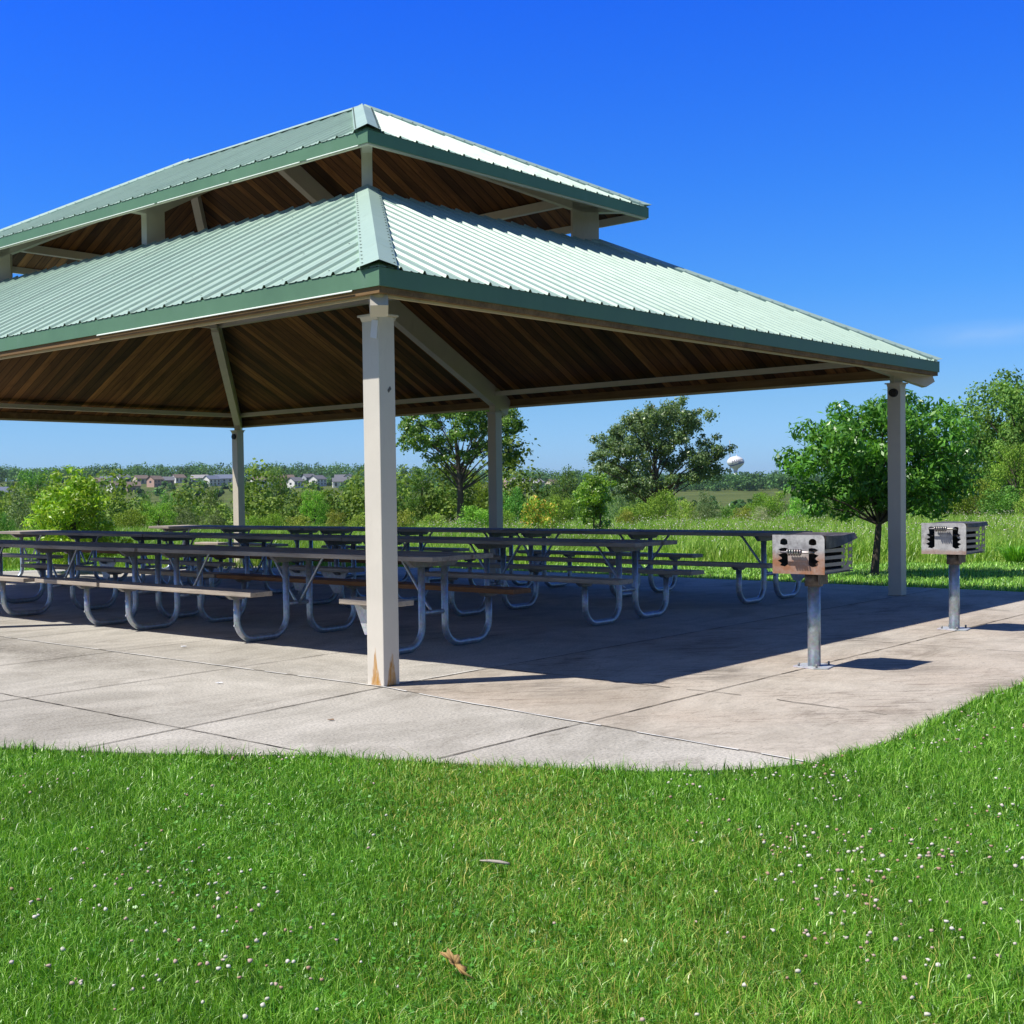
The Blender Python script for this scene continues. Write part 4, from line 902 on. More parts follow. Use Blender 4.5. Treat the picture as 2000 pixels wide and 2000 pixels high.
# trees close behind the meadow, right side
place('cot2', 1995, 700, 250, 52, 'tall feathery light green tree at the right picture edge')
place('cot2', 2090, 715, 240, 60, 'tall dark tree cut by the right picture edge')
place('wood', 1925, 800, 120, 58, 'dark green tree in front of the feathery one at the right edge')
place('wood', 1868, 852, 90, 60, 'mid-height tree just right of the right post')
place('lime', 1985, 850, 100, 44, 'bright round tree low at the right edge')
for px, y, w_, Y, k, lab in [
 (1845, 925, 100, 46, 'dshrub', 'dark bush under the round-headed young tree, right of the post'),
 (1905, 930, 110, 44, 'shrub', 'light green bush behind the farther grill'),
 (1965, 948, 120, 42, 'dshrub', 'low dark green bush above the farther grill at the right'),
 (2010, 955, 60, 40, 'yshrub', 'yellowish bush at the right edge above the meadow'),
 (1790, 955, 90, 43, 'shrub', 'light bush between the right post and the farther grill'),
 (1640, 945, 110, 45, 'dshrub', 'dark bush left of the young tree trunk'),
 (1568, 968, 90, 42, 'shrub', 'light green bush above the nearer grill'),
 (1500, 955, 80, 40, 'lime', 'bright green small tree below the water tower, right side'),
 (1487, 983, 40, 38, 'gshrub', 'silvery grey bush below the water tower'),
 (1455, 985, 55, 41, 'yshrub', 'yellow-green bush left of the silvery one'),
 (1425, 983, 60, 43, 'dshrub', 'small dark bush below the spreading tree, right side'),
 (1383, 952, 62, 42, 'oshrub', 'olive shrub standing alone below the spreading tree'),
 (1340, 970, 50, 42, 'yshrub', 'yellow-green bush left of the olive shrub'),
 (1300, 952, 75, 46, 'shrub', 'bright bush at the foot of the spreading tree'),
 (1250, 980, 90, 40, 'shrub', 'low light bush left of the foot of the spreading tree'),
 (1225, 992, 50, 38, 'yshrub', 'small yellowish bush right of the bright small tree'),
 (1092, 962, 70, 40, 'shrub', 'light bush between the red-tipped shrub and the bright small tree'),
 (1005, 950, 70, 44, 'dshrub', 'dark bush just right of the middle back post'),
 (925, 984, 90, 38, 'shrub', 'bright round bush left of the middle back post'),
 (985, 992, 60, 38, 'shrub', 'low bush hidden partly by the middle back post'),
 (790, 992, 60, 38, 'yshrub', 'yellowish bush just right of the front post'),
 (845, 1000, 60, 37, 'yshrub', 'low pink-tinged bush under the open-crowned tree'),
 (615, 950, 62, 44, 'lime', 'bright yellow-green tree left of the front post'),
 (655, 993, 50, 39, 'yshrub', 'yellow bush between the bright tree and the front post'),
 (700, 1000, 50, 38, 'yshrub', 'yellow bush hidden partly by the front post'),
 (585, 1003, 60, 40, 'yshrub', 'low yellow bush left of the bright tree'),
 (535, 1000, 60, 42, 'shrub', 'low green bush right of the far left post'),
 (490, 1005, 50, 42, 'shrub', 'low green bush touching the far left post'),
 (310, 975, 80, 48, 'lime', 'bright green small tree above the left end of the back table row'),
 (255, 992, 80, 46, 'shrub', 'light bush right of the yellow-green sapling'),
 (365, 985, 70, 50, 'oshrub', 'greyish green bush left of the far left post'),
 (415, 990, 60, 50, 'oshrub', 'olive bush close to the far left post'),
 (55, 955, 110, 50, 'oshrub', 'olive bush left of the yellow-green sapling'),
 (8, 1000, 50, 34, 'dshrub', 'dark bush at the left picture edge')]:
    place(k, px, y, w_, Y, lab, 'tree' if k == 'lime' else 'shrub', 'bushes along the far side of the meadow')
# bright small tree and red-tipped shrub in the meadow
rng = np.random.default_rng(31); Y = 33; px = 1162; ox = at(px, Y); oz = float(terrain(ox, Y))
cl = np.vstack([ellipsoid_clumps(rng, (0, 0, 1.15), 0.52, 0.5, 0.55, 34, 0.16, 2.2), ellipsoid_clumps(rng, (0.0, 0, 0.55), 0.4, 0.4, 0.4, 16, 0.15, 2.0), np.array([(0.25, 0, 1.72, 0.1), (-0.2, 0, 1.7, 0.1), (0.5, 0, 1.5, 0.12), (-0.1, 0, 1.85, 0.06)])])
t = make_tree('young_tree', cl, (ox, Y, oz), 1.5, 0.03, rng, 4200, 0.085, 0.55, PAL_LIME, limbs=20, cvar=0.25, jitter=0.8, trunks=2)
tag(t, 'bright green small tree in the meadow left of the spreading tree', 'tree')
place('rshrub', 1052, 962, 78, 33, 'shrub with red leaf tips right of the middle back post', 'shrub')
place('shrub', 1330, 1060, 80, 23.5, 'low leafy clump at the mown edge seen under the back tables', 'shrub')

# valley wood: the trees one can tell apart
VAL = [(70, 905, 90, 75, 'cot', 'olive tree rising behind the yellow-green sapling'), (30, 940, 80, 80, 'wood', 'dark tree at the left edge below the houses'),
 (235, 972, 60, 110, 'wood', 'dark tree right of the yellow-green sapling'), (285, 958, 50, 130, 'wood', 'round dark tree below the tan house'),
 (330, 948, 62, 95, 'cot', 'tall mid-green tree halfway to the far left post'), (375, 952, 60, 100, 'wood', 'rounded tree left of the far left post, second from it'),
 (420, 945, 60, 90, 'wood', 'rounded tree immediately left of the far left post'), (485, 944, 40, 120, 'wood', 'round tree immediately right of the far left post'),
 (547, 903, 70, 115, 'cot', 'tallest open tree between the far left post and the front post'), (525, 962, 50, 105, 'wood', 'tree at the left foot of the tallest open tree'),
 (600, 950, 50, 130, 'wood', 'tree right of the tallest open tree'), (650, 958, 60, 110, 'wood', 'dark tree behind the bright yellow-green tree'),
 (695, 922, 60, 95, 'wood', 'dark tree touching the left side of the front post'), (775, 925, 60, 100, 'wood', 'dark tree touching the right side of the front post'),
 (825, 905, 90, 64, 'wood', 'dense dark tree at the left foot of the open-crowned tree'), (880, 925, 90, 66, 'wood', 'dense dark tree under the open-crowned tree'),
 (940, 912, 80, 66, 'lime', 'mid-green tree left of the middle back post'), (1005, 952, 60, 150, 'wood', 'distant tree right of the middle back post'),
 (1100, 910, 90, 150, 'wood', 'large rounded dark tree below the sky left of the bright small tree'), (1060, 950, 40, 160, 'wood', 'rounded dark tree behind the red-tipped shrub'),
 (1150, 935, 60, 140, 'wood', 'dark tree behind the bright small tree'), (1210, 940, 70, 90, 'oshrub', 'olive tree under the left side of the spreading tree')]
for px, y, w_, Y, k, lab in VAL: place(k, px, y, w_, Y, lab, 'tree', 'trees of the valley wood')
# filler mass of the valley wood and the far wood
def wood_mass(name, spots, ncards, size, pal, seed, mat='leaf_far'):
    rng = np.random.default_rng(seed); Vs = []; Cs = []
    for x, y, h, r in spots:
        z = float(terrain(x, y)); k = 7
        cl = np.array([(x+rng.uniform(-.6, .6)*r, y+rng.uniform(-.6, .6)*r, z+h*rng.uniform(.12, .9), r*rng.uniform(.35, .6)) for _ in range(k)])
        V, c = crown_cards(cl, ncards, size, 0.75, rng, pal, cvar=0.15, up=0.5); c = c*rng.uniform(0.7, 1.3); Vs.append(V); Cs.append(c)
    V = np.vstack(Vs); o = np_mesh(name, V, quads(len(V)), None, np.vstack(Cs), [M[mat]]); return tag(o, kind='stuff')
rng = np.random.default_rng(40); sp = []
for _ in range(260):
    Y = rng.uniform(125, 360); s_ = rng.uniform(-0.42, 0.23); sp.append((s_*Y, Y, rng.uniform(3.6, 6.0), rng.uniform(2.2, 3.6)))
tag(wood_mass('valley_woodland', sp, 420, 0.42, PAL_WOOD, 41), 'dense dark green wood filling the valley below the houses', 'woodland')
sp = []
for _ in range(150):
    Y = rng.uniform(58, 125); s_ = rng.uniform(-0.42, 0.13); sp.append((s_*Y, Y, rng.uniform(3.0, 4.9), rng.uniform(1.3, 2.2)))
tag(wood_mass('valley_thicket', sp, 900, 0.19, PAL_COT, 43), 'tangled green thicket at the near side of the valley', 'thicket')
sp = []
for _ in range(1000):
    Y = rng.uniform(1060, 1400); s_ = rng.uniform(-0.42, 0.66); sp.append((s_*Y, Y, rng.uniform(9, 15), rng.uniform(6, 10)))
for _ in range(260):
    Y = rng.uniform(620, 1050); s_ = rng.uniform(-0.42, 0.2); sp.append((s_*Y, Y, rng.uniform(2.6, 5.6), rng.uniform(2.0, 4.0)))
for _ in range(330):
    Y = rng.uniform(860, 1000); s_ = rng.uniform(0.18, 0.66); sp.append((s_*Y, Y, rng.uniform(9, 14), rng.uniform(5, 8)))
for _ in range(60):
    Y = rng.uniform(350, 620); s_ = rng.uniform(0.16, 0.6); sp.append((s_*Y, Y, rng.uniform(0.8, 2.2), rng.uniform(0.8, 1.8)))
tag(wood_mass('far_woodland', sp, 130, 1.7, [(0.025, 0.065, 0.025), (0.045, 0.10, 0.035), (0.07, 0.135, 0.05)], 42), 'dark continuous tree line along the horizon', 'woodland')

# ---------------------------------------------------------------- houses on the far hill
WALLS = {'white': (0.82, 0.81, 0.79), 'cream': (0.62, 0.55, 0.42), 'tan': (0.45, 0.33, 0.24), 'grey': (0.40, 0.43, 0.48), 'pink': (0.55, 0.36, 0.30)}
ROOFS = {'grey': (0.16, 0.165, 0.19), 'brown': (0.19, 0.145, 0.12), 'blue': (0.15, 0.18, 0.26), 'pale': (0.33, 0.32, 0.33)}
MW = {k: m_paint(k+'_siding', v, 0.7, 0.06) for k, v in WALLS.items()}; MR = {k: m_paint(k+'_shingles', v, 0.9, 0.15) for k, v in ROOFS.items()}
M['pane'] = m_paint('dark_window_glass', (0.05, 0.06, 0.08), 0.2, 0.1)
def house(px, Y, wd, dp, hh, wall, roof_, ang, label):
    x = at(px, Y); z = float(terrain(x, Y))-0.3; root = empty('house', (x, Y, z), ang, label, 'house', 'houses on the far hillside')
    w2, d2 = wd/2, dp/2; rh = d2*0.62
    mb = MB(); mb.box(-w2, w2, -d2, d2, 0, hh)
    for sx_ in (-w2, w2): mb.poly([(sx_, -d2, hh), (sx_, d2, hh), (sx_, 0, hh+rh)])
    mb.build('wall', MW[wall], root)
    mb = MB(); e = 0.5
    for sy in (-1, 1):
        P = [(-w2-e, sy*(d2+e), hh-e*0.62), (w2+e, sy*(d2+e), hh-e*0.62), (w2+e, 0, hh+rh), (-w2-e, 0, hh+rh)]
        mb.poly([(a, b, c+0.05) for a, b, c in P]); mb.poly([(a, b, c+0.3) for a, b, c in P]); mb.poly([(*P[0][:2], P[0][2]+0.05), (*P[1][:2], P[1][2]+0.05), (*P[1][:2], P[1][2]+0.3), (*P[0][:2], P[0][2]+0.3)])
    mb.build('roof', MR[roof_], root)
    for k in range(3):
        xx = -w2+wd*(k+0.5)/3
        for zz in (1.2, hh-2.0):
            if hh < 4 and zz != 1.2: continue
            m_ = MB(); m_.box(xx-0.6, xx+0.6, -d2-0.06, -d2-0.01, zz, zz+1.3); m_.build('window', M['pane'], root)
    m_ = MB(); m_.box(-w2-0.06, -w2-0.01, -1.0, 1.0, hh-2.4, hh-1.0); m_.build('window', M['pane'], root)
HS = [(-4, 700, 14, 11, 5, 'grey', 'blue', 0.2, 'blue-roofed house cut by the left picture edge'),
 (22, 720, 13, 9, 4.5, 'white', 'grey', 0.1, 'white house with grey roof left of the yellow-green sapling'),
 (228, 790, 11, 9, 5.5, 'white', 'brown', 0.75, 'white gabled house just right of the yellow-green sapling'),
 (262, 800, 10, 9, 4.5, 'tan', 'brown', 0.3, 'tan house right of the white gabled house'),
 (193, 900, 13, 9, 5, 'tan', 'brown', 0.1, 'tan house above the yellow-green sapling'),
 (212, 960, 15, 9, 5, 'grey', 'blue', 0.0, 'blue-roofed house on the hill above the white gabled house'),
 (240, 985, 13, 9, 5.5, 'white', 'grey', 0.8, 'white gable house highest on the left hillside'),
 (277, 960, 12, 9, 5, 'cream', 'brown', 0.6, 'cream house right of the highest white gable'),
 (305, 880, 11, 9, 6.5, 'pink', 'brown', 0.9, 'pinkish two-storey house halfway to the far left post'),
 (328, 900, 12, 9, 5, 'tan', 'grey', 0.2, 'tan house right of the pinkish two-storey house'),
 (350, 970, 11, 9, 5, 'white', 'brown', 0.7, 'small white house high up left of the far left post'),
 (392, 960, 15, 9, 4.5, 'grey', 'pale', 0.0, 'long pale-roofed house left of the far left post'),
 (415, 880, 12, 9, 6, 'white', 'blue', 0.8, 'white gabled house nearly touching the far left post'),
 (440, 890, 15, 10, 6, 'white', 'blue', 0.1, 'long white house with blue roof behind the far left post'),
 (508, 830, 12, 9, 6.5, 'white', 'brown', 0.4, 'white two-storey house right of the far left post'),
 (530, 850, 11, 9, 6.5, 'white', 'brown', 0.7, 'white house left of the tallest open tree'),
 (562, 880, 11, 9, 6, 'pink', 'brown', 0.4, 'pinkish house behind the tallest open tree'),
 (578, 830, 10, 9, 5.5, 'white', 'grey', 0.8, 'white gable right of the tallest open tree'),
 (604, 930, 10, 9, 5.5, 'grey', 'grey', 0.6, 'grey house between the open tree and the bright tree'),
 (622, 870, 12, 9, 6, 'white', 'grey', 0.9, 'white gabled house above the bright yellow-green tree'),
 (672, 940, 15, 9, 5, 'grey', 'grey', 0.0, 'grey-roofed house left of the front post, upper one'),
 (684, 940, 9, 9, 5.5, 'white', 'grey', 1.2, 'white gable end of the upper house left of the front post'),
 (668, 840, 14, 9, 5, 'white', 'grey', 0.1, 'lower white house left of the front post'),
 (998, 930, 11, 9, 5.5, 'pink', 'pale', 0.3, 'pinkish house just right of the middle back post'),
 (1028, 900, 13, 9, 6, 'white', 'grey', 0.7, 'white gable house above the red-tipped shrub'),
 (1050, 870, 9, 8, 6.5, 'white', 'pale', 0.9, 'narrow white house right of the middle back post'),
 (1080, 900, 9, 8, 6, 'cream', 'brown', 0.6, 'cream house between the distant dark trees')]
for h_ in HS: house(h_[0], h_[1], h_[2]*0.82, h_[3]*0.85, h_[4]*0.85, *h_[5:])

# ---------------------------------------------------------------- water tower and mast
def m_tank():
    m, t, p = new_mat('white_and_blue_tank_paint', 0.4, 0, 0.5); co = t.new('ShaderNodeTexCoord').outputs['Object']; sp = t.new('ShaderNodeSeparateXYZ'); t.link(co, sp.inputs[0])
    wv = t.math('MULTIPLY', t.math('SINE', t.math('MULTIPLY', sp.outputs[0], 0.17)), 2.2)
    k = t.math('LESS_THAN', sp.outputs[2], t.math('ADD', wv, -1.6)); k2 = t.math('LESS_THAN', sp.outputs[2], t.math('ADD', wv, -3.6))
    c = t.mix((0.84, 0.84, 0.84), (0.06, 0.10, 0.40), k); c = t.mix(c, (0.62, 0.66, 0.70), k2); t.link(c, p.inputs['Base Color']); return m
Y = 1800; px = 1438; x = at(px, Y); g0 = float(terrain(x, Y)); zc = zpx(px, 903, Y)
wt = empty('water_tower', (x, Y, g0), 0, 'white water tower with blue band and dark letters above the far trees', 'water tower')
mb = MB(); prof_ = [(0.1, 8.6), (3, 8.5), (7, 7.3), (10.5, 4.6), (12, 1.2), (11.8, -1.2), (10.2, -4.0), (7, -7.0), (3.6, -9.5), (2.6, -12)]
n = 36
for (r1, z1), (r2, z2) in zip(prof_[:-1], prof_[1:]):
    for k in range(n):
        a, b = 2*math.pi*k/n, 2*math.pi*(k+1)/n
        mb.poly([(r1*math.cos(a), r1*math.sin(a), z1), (r2*math.cos(a), r2*math.sin(a), z2), (r2*math.cos(b), r2*math.sin(b), z2), (r1*math.cos(b), r1*math.sin(b), z1)], 0, None, True)
tk = mb.build('tank', m_tank(), wt, 0, (0, 0, zc-g0))
mb = MB(); mb.tube([(1.5, 0, 8.5), (1.5, 0, 10.6)], 0.9, 12); mb.build('vent', MW['white'], tk)
mb = MB(); mb.tube([(0, 0, 0), (0, 0, 6), (0, 0, zc-g0-11.9)], [4.0, 2.6, 2.5], 24); mb.build('stem', MW['white'], wt)
fc = bpy.data.curves.new('letters', 'FONT'); fc.body = 'JAME'; fc.size = 6.5; fc.align_x = 'CENTER'; fc.extrude = 0.02
tmp = bpy.data.objects.new('tmp', fc); COL.objects.link(tmp); dg = bpy.context.evaluated_depsgraph_get()
me = bpy.data.meshes.new_from_object(tmp.evaluated_get(dg)); bpy.data.objects.remove(tmp); me.materials.clear(); me.materials.append(m_paint('navy_letters', (0.05, 0.08, 0.2), 0.5, 0.05))
for v in me.vertices:
    a = (v.co.x-1.8)/12.6-math.pi/2; v.co = (12.6*math.cos(a), 12.6*math.sin(a), v.co.y-1.2)
lt = bpy.data.objects.new('lettering', me); COL.objects.link(lt); lt.parent = tk
Y = 1900; x = at(1427, Y); g0 = float(terrain(x, Y)); zt_ = zpx(1427, 860, Y)
mb = MB(); mb.tube([(0, 0, 0), (0, 0, zt_-g0)], [1.0, 0.55], 6); o = mb.build('radio_mast', m_paint('mast_grey', (0.35, 0.38, 0.42), 0.6, 0.05)); o.location = (x, Y, g0)
tag(o, 'thin grey radio mast rising behind the water tower', 'mast')
Y = 420; x = at(1427, Y); mb = MB(); mb.box(-0.35, 0.35, -0.3, 0.3, 0, 1.0); mb.prism([(-0.4, 1.0), (0.4, 1.0), (0, 1.25)], 1, -0.35, 0.35); o = mb.build('field_shed', MW['white']); o.location = (x, Y, float(terrain(x, Y)))
tag(o, 'tiny white hut in the far green field', 'hut')

# ---------------------------------------------------------------- grass
def blades(X, Yc, Z, h, w_, lean, rng, pal, tipc=None, az=None):
    n = len(X); a = rng.uniform(0, 2*math.pi, n) if az is None else az; f = rng.uniform(0, 2*math.pi, n)
    sd = np.stack([np.cos(f), np.sin(f), np.zeros(n)], 1); ln = np.stack([np.cos(a), np.sin(a), np.zeros(n)], 1)*(lean*h)[:, None]
    b = np.stack([X, Yc, Z], 1); up_ = np.array([0, 0, 1.0]); hw = (w_/2)[:, None]*sd; hh = h[:, None]
    V = np.stack([b-hw, b+hw, b+ln*0.30+up_*hh*0.55+hw*0.8, b+ln*0.30+up_*hh*0.55-hw*0.8, b+ln+up_*hh*np.clip(1-lean*0.35, 0.3, 1)[:, None]], 1).reshape(-1, 3)
    i = np.arange(n)[:, None]*5; q = i+np.array([[0, 1, 2, 3]]); t_ = i+np.array([[3, 2, 4]])
    pal = np.asarray(pal, float); k = rng.uniform(0, len(pal)-1.001, n); i0 = k.astype(int); ff = (k-i0)[:, None]; c = (pal[i0]*(1-ff)+pal[i0+1]*ff)
    return V, q, t_, c
def grass_obj(name, parts, mat='grass', **kw):
    Vs, qs, ts, cs = [], [], [], []; off = 0
    for V, q, t_, c in parts: Vs.append(V); qs.append(q+off); ts.append(t_+off); cs.append(np.repeat(c, 5, 0)); off += len(V)
    o = np_mesh(name, np.vstack(Vs), np.vstack(qs), np.vstack(ts), np.vstack(cs), [M[mat]]); return tag(o, kind='stuff', **kw)
def field(rng, n, y0, y1, s0, s1, mx=0.4):
    Yc = rng.uniform(y0, y1, n); X = rng.uniform(s0, s1, n)*Yc+rng.uniform(-mx, mx, n); return X, Yc
def patch(X, Yc, sc, seed):   # smooth value noise in 0..1
    r = np.random.default_rng(seed); G = r.uniform(size=(64, 64)); u_ = (X*sc+31.7) % 63; v_ = (Yc*sc+11.3) % 63; i = u_.astype(int); j = v_.astype(int); fu = u_-i; fv = v_-j; fu = fu*fu*(3-2*fu); fv = fv*fv*(3-2*fv)
    return (G[i, j]*(1-fu)+G[i+1, j]*fu)*(1-fv)+(G[i, j+1]*(1-fu)+G[i+1, j+1]*fu)*fv
rng = np.random.default_rng(50)
PAL_LAWN = np.array([(0.018, 0.065, 0.006), (0.052, 0.15, 0.014), (0.085, 0.205, 0.020), (0.125, 0.25, 0.035), (0.22, 0.34, 0.10)])
parts = []
for y0, y1, dens, wd in ((2.5, 4.2, 19000, 0.0028), (4.2, 6.0, 13500, 0.0035), (6.0, 9.0, 9000, 0.0046)):
    area = (0.95*(y0+y1)/2+0.9)*(y1-y0); n = int(area*dens); X, Yc = field(rng, n, y0, y1, -0.36, 0.59, 0.45); k = ~in_slab(X, Yc); X, Yc = X[k], Yc[k]; n = len(X)
    p1 = patch(X, Yc, 1.3, 1); p2 = patch(X, Yc, 4.0, 2); p3 = patch(X, Yc, 0.6, 3)
    h = (0.026+0.022*p1+0.016*p2)*rng.uniform(0.6, 1.4, n); tall = rng.uniform(size=n) < 0.012; h[tall] *= 1.9
    lean = rng.uniform(0.05, 1.0, n); az = rng.uniform(0, 6.28, n)
    V, q, t_, c = blades(X, Yc, terrain(X, Yc), h+0.012, wd*rng.uniform(0.7, 1.4, n), lean, rng, PAL_LAWN, az=az); V[2::5] += 0
    c = c*(0.86+0.28*p2)[:, None]; dry = ((p3*0.55+rng.uniform(size=n)*0.55) > 0.955)[:, None]; c = np.where(dry, np.array([0.30, 0.29, 0.10])*rng.uniform(0.7, 1.2, (n, 1)), c); parts.append((V, q, t_, c))
# longer uncut blades leaning over the patio edge
ring_ = [W(a, b)[:2] for a, b in LEFT[8:]]+[W(a, b)[:2] for a, b in RIGHT[1:8]]; ex, ey = [], []
for (xa, ya), (xb, yb) in zip(ring_[:-1], ring_[1:]):
    L_s = math.hypot(xb-xa, yb-ya); n = int(L_s*520); f = rng.uniform(size=n); o_ = np.abs(rng.normal(0, 0.035, n)); nx_, ny_ = (yb-ya)/L_s, -(xb-xa)/L_s
    for sg in (1, -1):
        X = xa+(xb-xa)*f+nx_*o_*sg; Yc = ya+(yb-ya)*f+ny_*o_*sg; k = ~in_slab(X, Yc) & (patch(X, Yc, 3.0, 17) > rng.uniform(0, 0.75, n)); ex.append(X[k]); ey.append(Yc[k])
X = np.concatenate(ex); Yc = np.concatenate(ey); n = len(X)
V, q, t_, c = blades(X, Yc, terrain(X, Yc), rng.uniform(0.05, 0.115, n), 0.005*rng.uniform(0.7, 1.3, n), rng.uniform(0.1, 0.9, n), rng, PAL_LAWN); parts.append((V, q, t_, c))
for sgn in (-1, 1):     # the lawn goes on past both sides of the view
    n = 95000; Yc = rng.uniform(1.2, 14.8, n); edge_ = np.where(sgn < 0, -0.36*Yc-0.45, 0.59*Yc+0.45); X = edge_+sgn*rng.uniform(-0.1, 2.6, n); k = ~in_slab(X, Yc); X, Yc = X[k], Yc[k]; n = len(X)
    V, q, t_, c = blades(X, Yc, terrain(X, Yc), rng.uniform(0.03, 0.07, n), 0.007*rng.uniform(0.7, 1.4, n), rng.uniform(0.05, 1.0, n), rng, PAL_LAWN); parts.append((V, q, t_, c))
tag(grass_obj('lawn_grass', parts), 'short bright green mown lawn with clover in the foreground', 'lawn')
# clover leaves low in the turf
X, Yc = field(rng, 26000, 2.6, 8.5, -0.34, 0.57); k = ~in_slab(X, Yc) & (patch(X, Yc, 0.9, 9) > 0.45); X, Yc = X[k], Yc[k]; n = len(X)
C = np.stack([X, Yc, terrain(X, Yc)+rng.uniform(0.012, 0.035, n)], 1); N = np.array([0, 0, 1.0])+rng.normal(size=(n, 3))*0.35; V = cards(C, N, 0.014, 0.9, rng, 0.05); V2 = cards(C+rng.normal(size=(n, 3))*0.005, N, 0.014, 0.9, rng, 0.05)
V = np.vstack([V, V2]); col = np.repeat(np.array([0.05, 0.15, 0.025])*rng.uniform(0.8, 1.5, (2*n, 1)), 4, 0)
tag(np_mesh('clover_leaves', V, quads(len(V)), None, col, [M['grass']]), 'small round clover leaves among the grass', 'clover', kind='stuff')
# clover flower heads
def heads(X, Yc, Z, r, rng, pal):
    ico = np.array([(0, 0, 1), (0.894, 0, 0.447), (0.276, 0.851, 0.447), (-0.724, 0.526, 0.447), (-0.724, -0.526, 0.447), (0.276, -0.851, 0.447), (0.724, 0.526, -0.447), (-0.276, 0.851, -0.447), (-0.894, 0, -0.447), (-0.276, -0.851, -0.447), (0.724, -0.526, -0.447), (0, 0, -1)])
    tr = np.array([(0, 1, 2), (0, 2, 3), (0, 3, 4), (0, 4, 5), (0, 5, 1), (1, 6, 2), (2, 7, 3), (3, 8, 4), (4, 9, 5), (5, 10, 1), (2, 6, 7), (3, 7, 8), (4, 8, 9), (5, 9, 10), (1, 10, 6), (11, 7, 6), (11, 8, 7), (11, 9, 8), (11, 10, 9), (11, 6, 10)])
    n = len(X); V = np.stack([X, Yc, Z], 1)[:, None, :]+ico[None]*np.array([1, 1, 0.8])*(r[:, None, None])*rng.uniform(0.55, 1.25, (n, 12, 1)); T = np.arange(n)[:, None, None]*12+tr[None]
    c = np.asarray(pal)[rng.integers(0, len(pal), n)]; return V.reshape(-1, 3), T.reshape(-1, 3), np.repeat(c, 12, 0)
m_, t_n, p_ = new_mat('clover_petals', 0.8, 0, 0.2); a_ = t_n.new('ShaderNodeVertexColor', layer_name='Col'); t_n.link(a_.outputs[0], p_.inputs['Base Color']); M['petal'] = m_
X, Yc = field(rng, 17000, 2.8, 8.6, -0.34, 0.57); pr = patch(X, Yc, 0.8, 12)*patch(X, Yc, 2.2, 13)
k = ~in_slab(X, Yc) & (rng.uniform(size=len(X)) < np.clip((pr-0.20)*1.5, 0.012, 1)*np.clip((Yc-2.3)/4.5, 0.12, 1)); X, Yc = X[k], Yc[k]
V, T, c = heads(X, Yc, terrain(X, Yc)+rng.uniform(0.045, 0.075, len(X)), rng.uniform(0.0048, 0.0088, len(X)), rng, [(0.60, 0.53, 0.48), (0.68, 0.64, 0.58), (0.52, 0.38, 0.33), (0.42, 0.27, 0.19), (0.62, 0.60, 0.50)])
print('clover heads', len(X))
tag(np_mesh('clover_flowers', V, None, T, c, [M['petal']]), 'scattered white and pinkish clover heads in the lawn', 'clover flowers', kind='stuff')
# mown strip beyond the patio
def mow(x): return 22.3-0.16*(x-0)+0.25*np.sin(x*0.7)
rng = np.random.default_rng(51); n = 120000; X, Yc = field(rng, n, 14.5, 25.0, -0.4, 0.62, 0.5); k = ~in_slab(X, Yc) & (Yc < mow(X)+0.4); X, Yc = X[k], Yc[k]; n = len(X)
p1 = patch(X, Yc, 1.3, 1); V, q, t_, c = blades(X, Yc, terrain(X, Yc), (0.05+0.04*p1)*rng.uniform(0.6, 1.3, n), 0.011*rng.uniform(0.7, 1.4, n), rng.uniform(0.1, 0.9, n), rng, PAL_LAWN*1.35+np.array([0.03, 0.03, 0.03]))
tag(grass_obj('mown_grass', [(V, q, t_, c)]), 'mown grass strip between the patio and the meadow', 'lawn')
# meadow of tall grass
PAL_MEAD = np.array([(0.07, 0.16, 0.02), (0.12, 0.23, 0.035), (0.18, 0.29, 0.055), (0.27, 0.33, 0.12)])
rng = np.random.default_rng(52); n = 300000; Yc = 20.3+(rng.uniform(size=n)**1.25)*25; X = rng.uniform(-0.42, 0.64, n)*Yc; k = Yc > mow(X)+rng.normal(0, 0.06, n); X, Yc = X[k], Yc[k]; n = len(X)
p1 = patch(X, Yc, 0.9, 21); p2 = patch(X, Yc, 0.35, 22); edge = np.clip((Yc-mow(X))/0.8, 0.35, 1)
h = (0.24+0.20*p1)*rng.uniform(0.55, 1.4, n)*edge; V, q, t_, c = blades(X, Yc, terrain(X, Yc), h, (0.006+0.0003*Yc)*rng.uniform(0.7, 1.4, n), rng.uniform(0.05, 0.6, n), rng, PAL_MEAD)
gmix = p2[:, None]; c = c*(1-0.45*(gmix > 0.6)*(gmix-0.6)*2.2)*np.array([[1, 1, 1]]); c = c*(0.8+0.35*patch(X, Yc, 2.1, 23))[:, None]
tag(grass_obj('meadow_grass', [(V, q, t_, c)]), 'tall yellow-green meadow grass beyond the mown strip', 'meadow')
# white umbels and daisies over the meadow
n = 8000; Yc = 23+(rng.uniform(size=n)**0.8)*20; X = rng.uniform(-0.3, 0.62, n)*Yc; k = (Yc > mow(X)+1.0) & (patch(X, Yc, 0.5, 25)*0.6+patch(X, Yc, 1.9, 26)*0.5 > 0.52) & ((X > 1.5) | (rng.uniform(size=n) < 0.12)); X, Yc = X[k], Yc[k]; n = len(X)
V, T, c = heads(X, Yc, terrain(X, Yc)+rng.uniform(0.30, 0.52, n), rng.uniform(0.009, 0.020, n), rng, [(0.66, 0.66, 0.58), (0.55, 0.56, 0.45), (0.5, 0.5, 0.36), (0.5, 0.42, 0.33)]); V[:, 2] -= 0
tag(np_mesh('meadow_flowers', V, None, T, c, [M['petal']]), 'whitish flower heads speckling the meadow', 'wildflowers', kind='stuff')
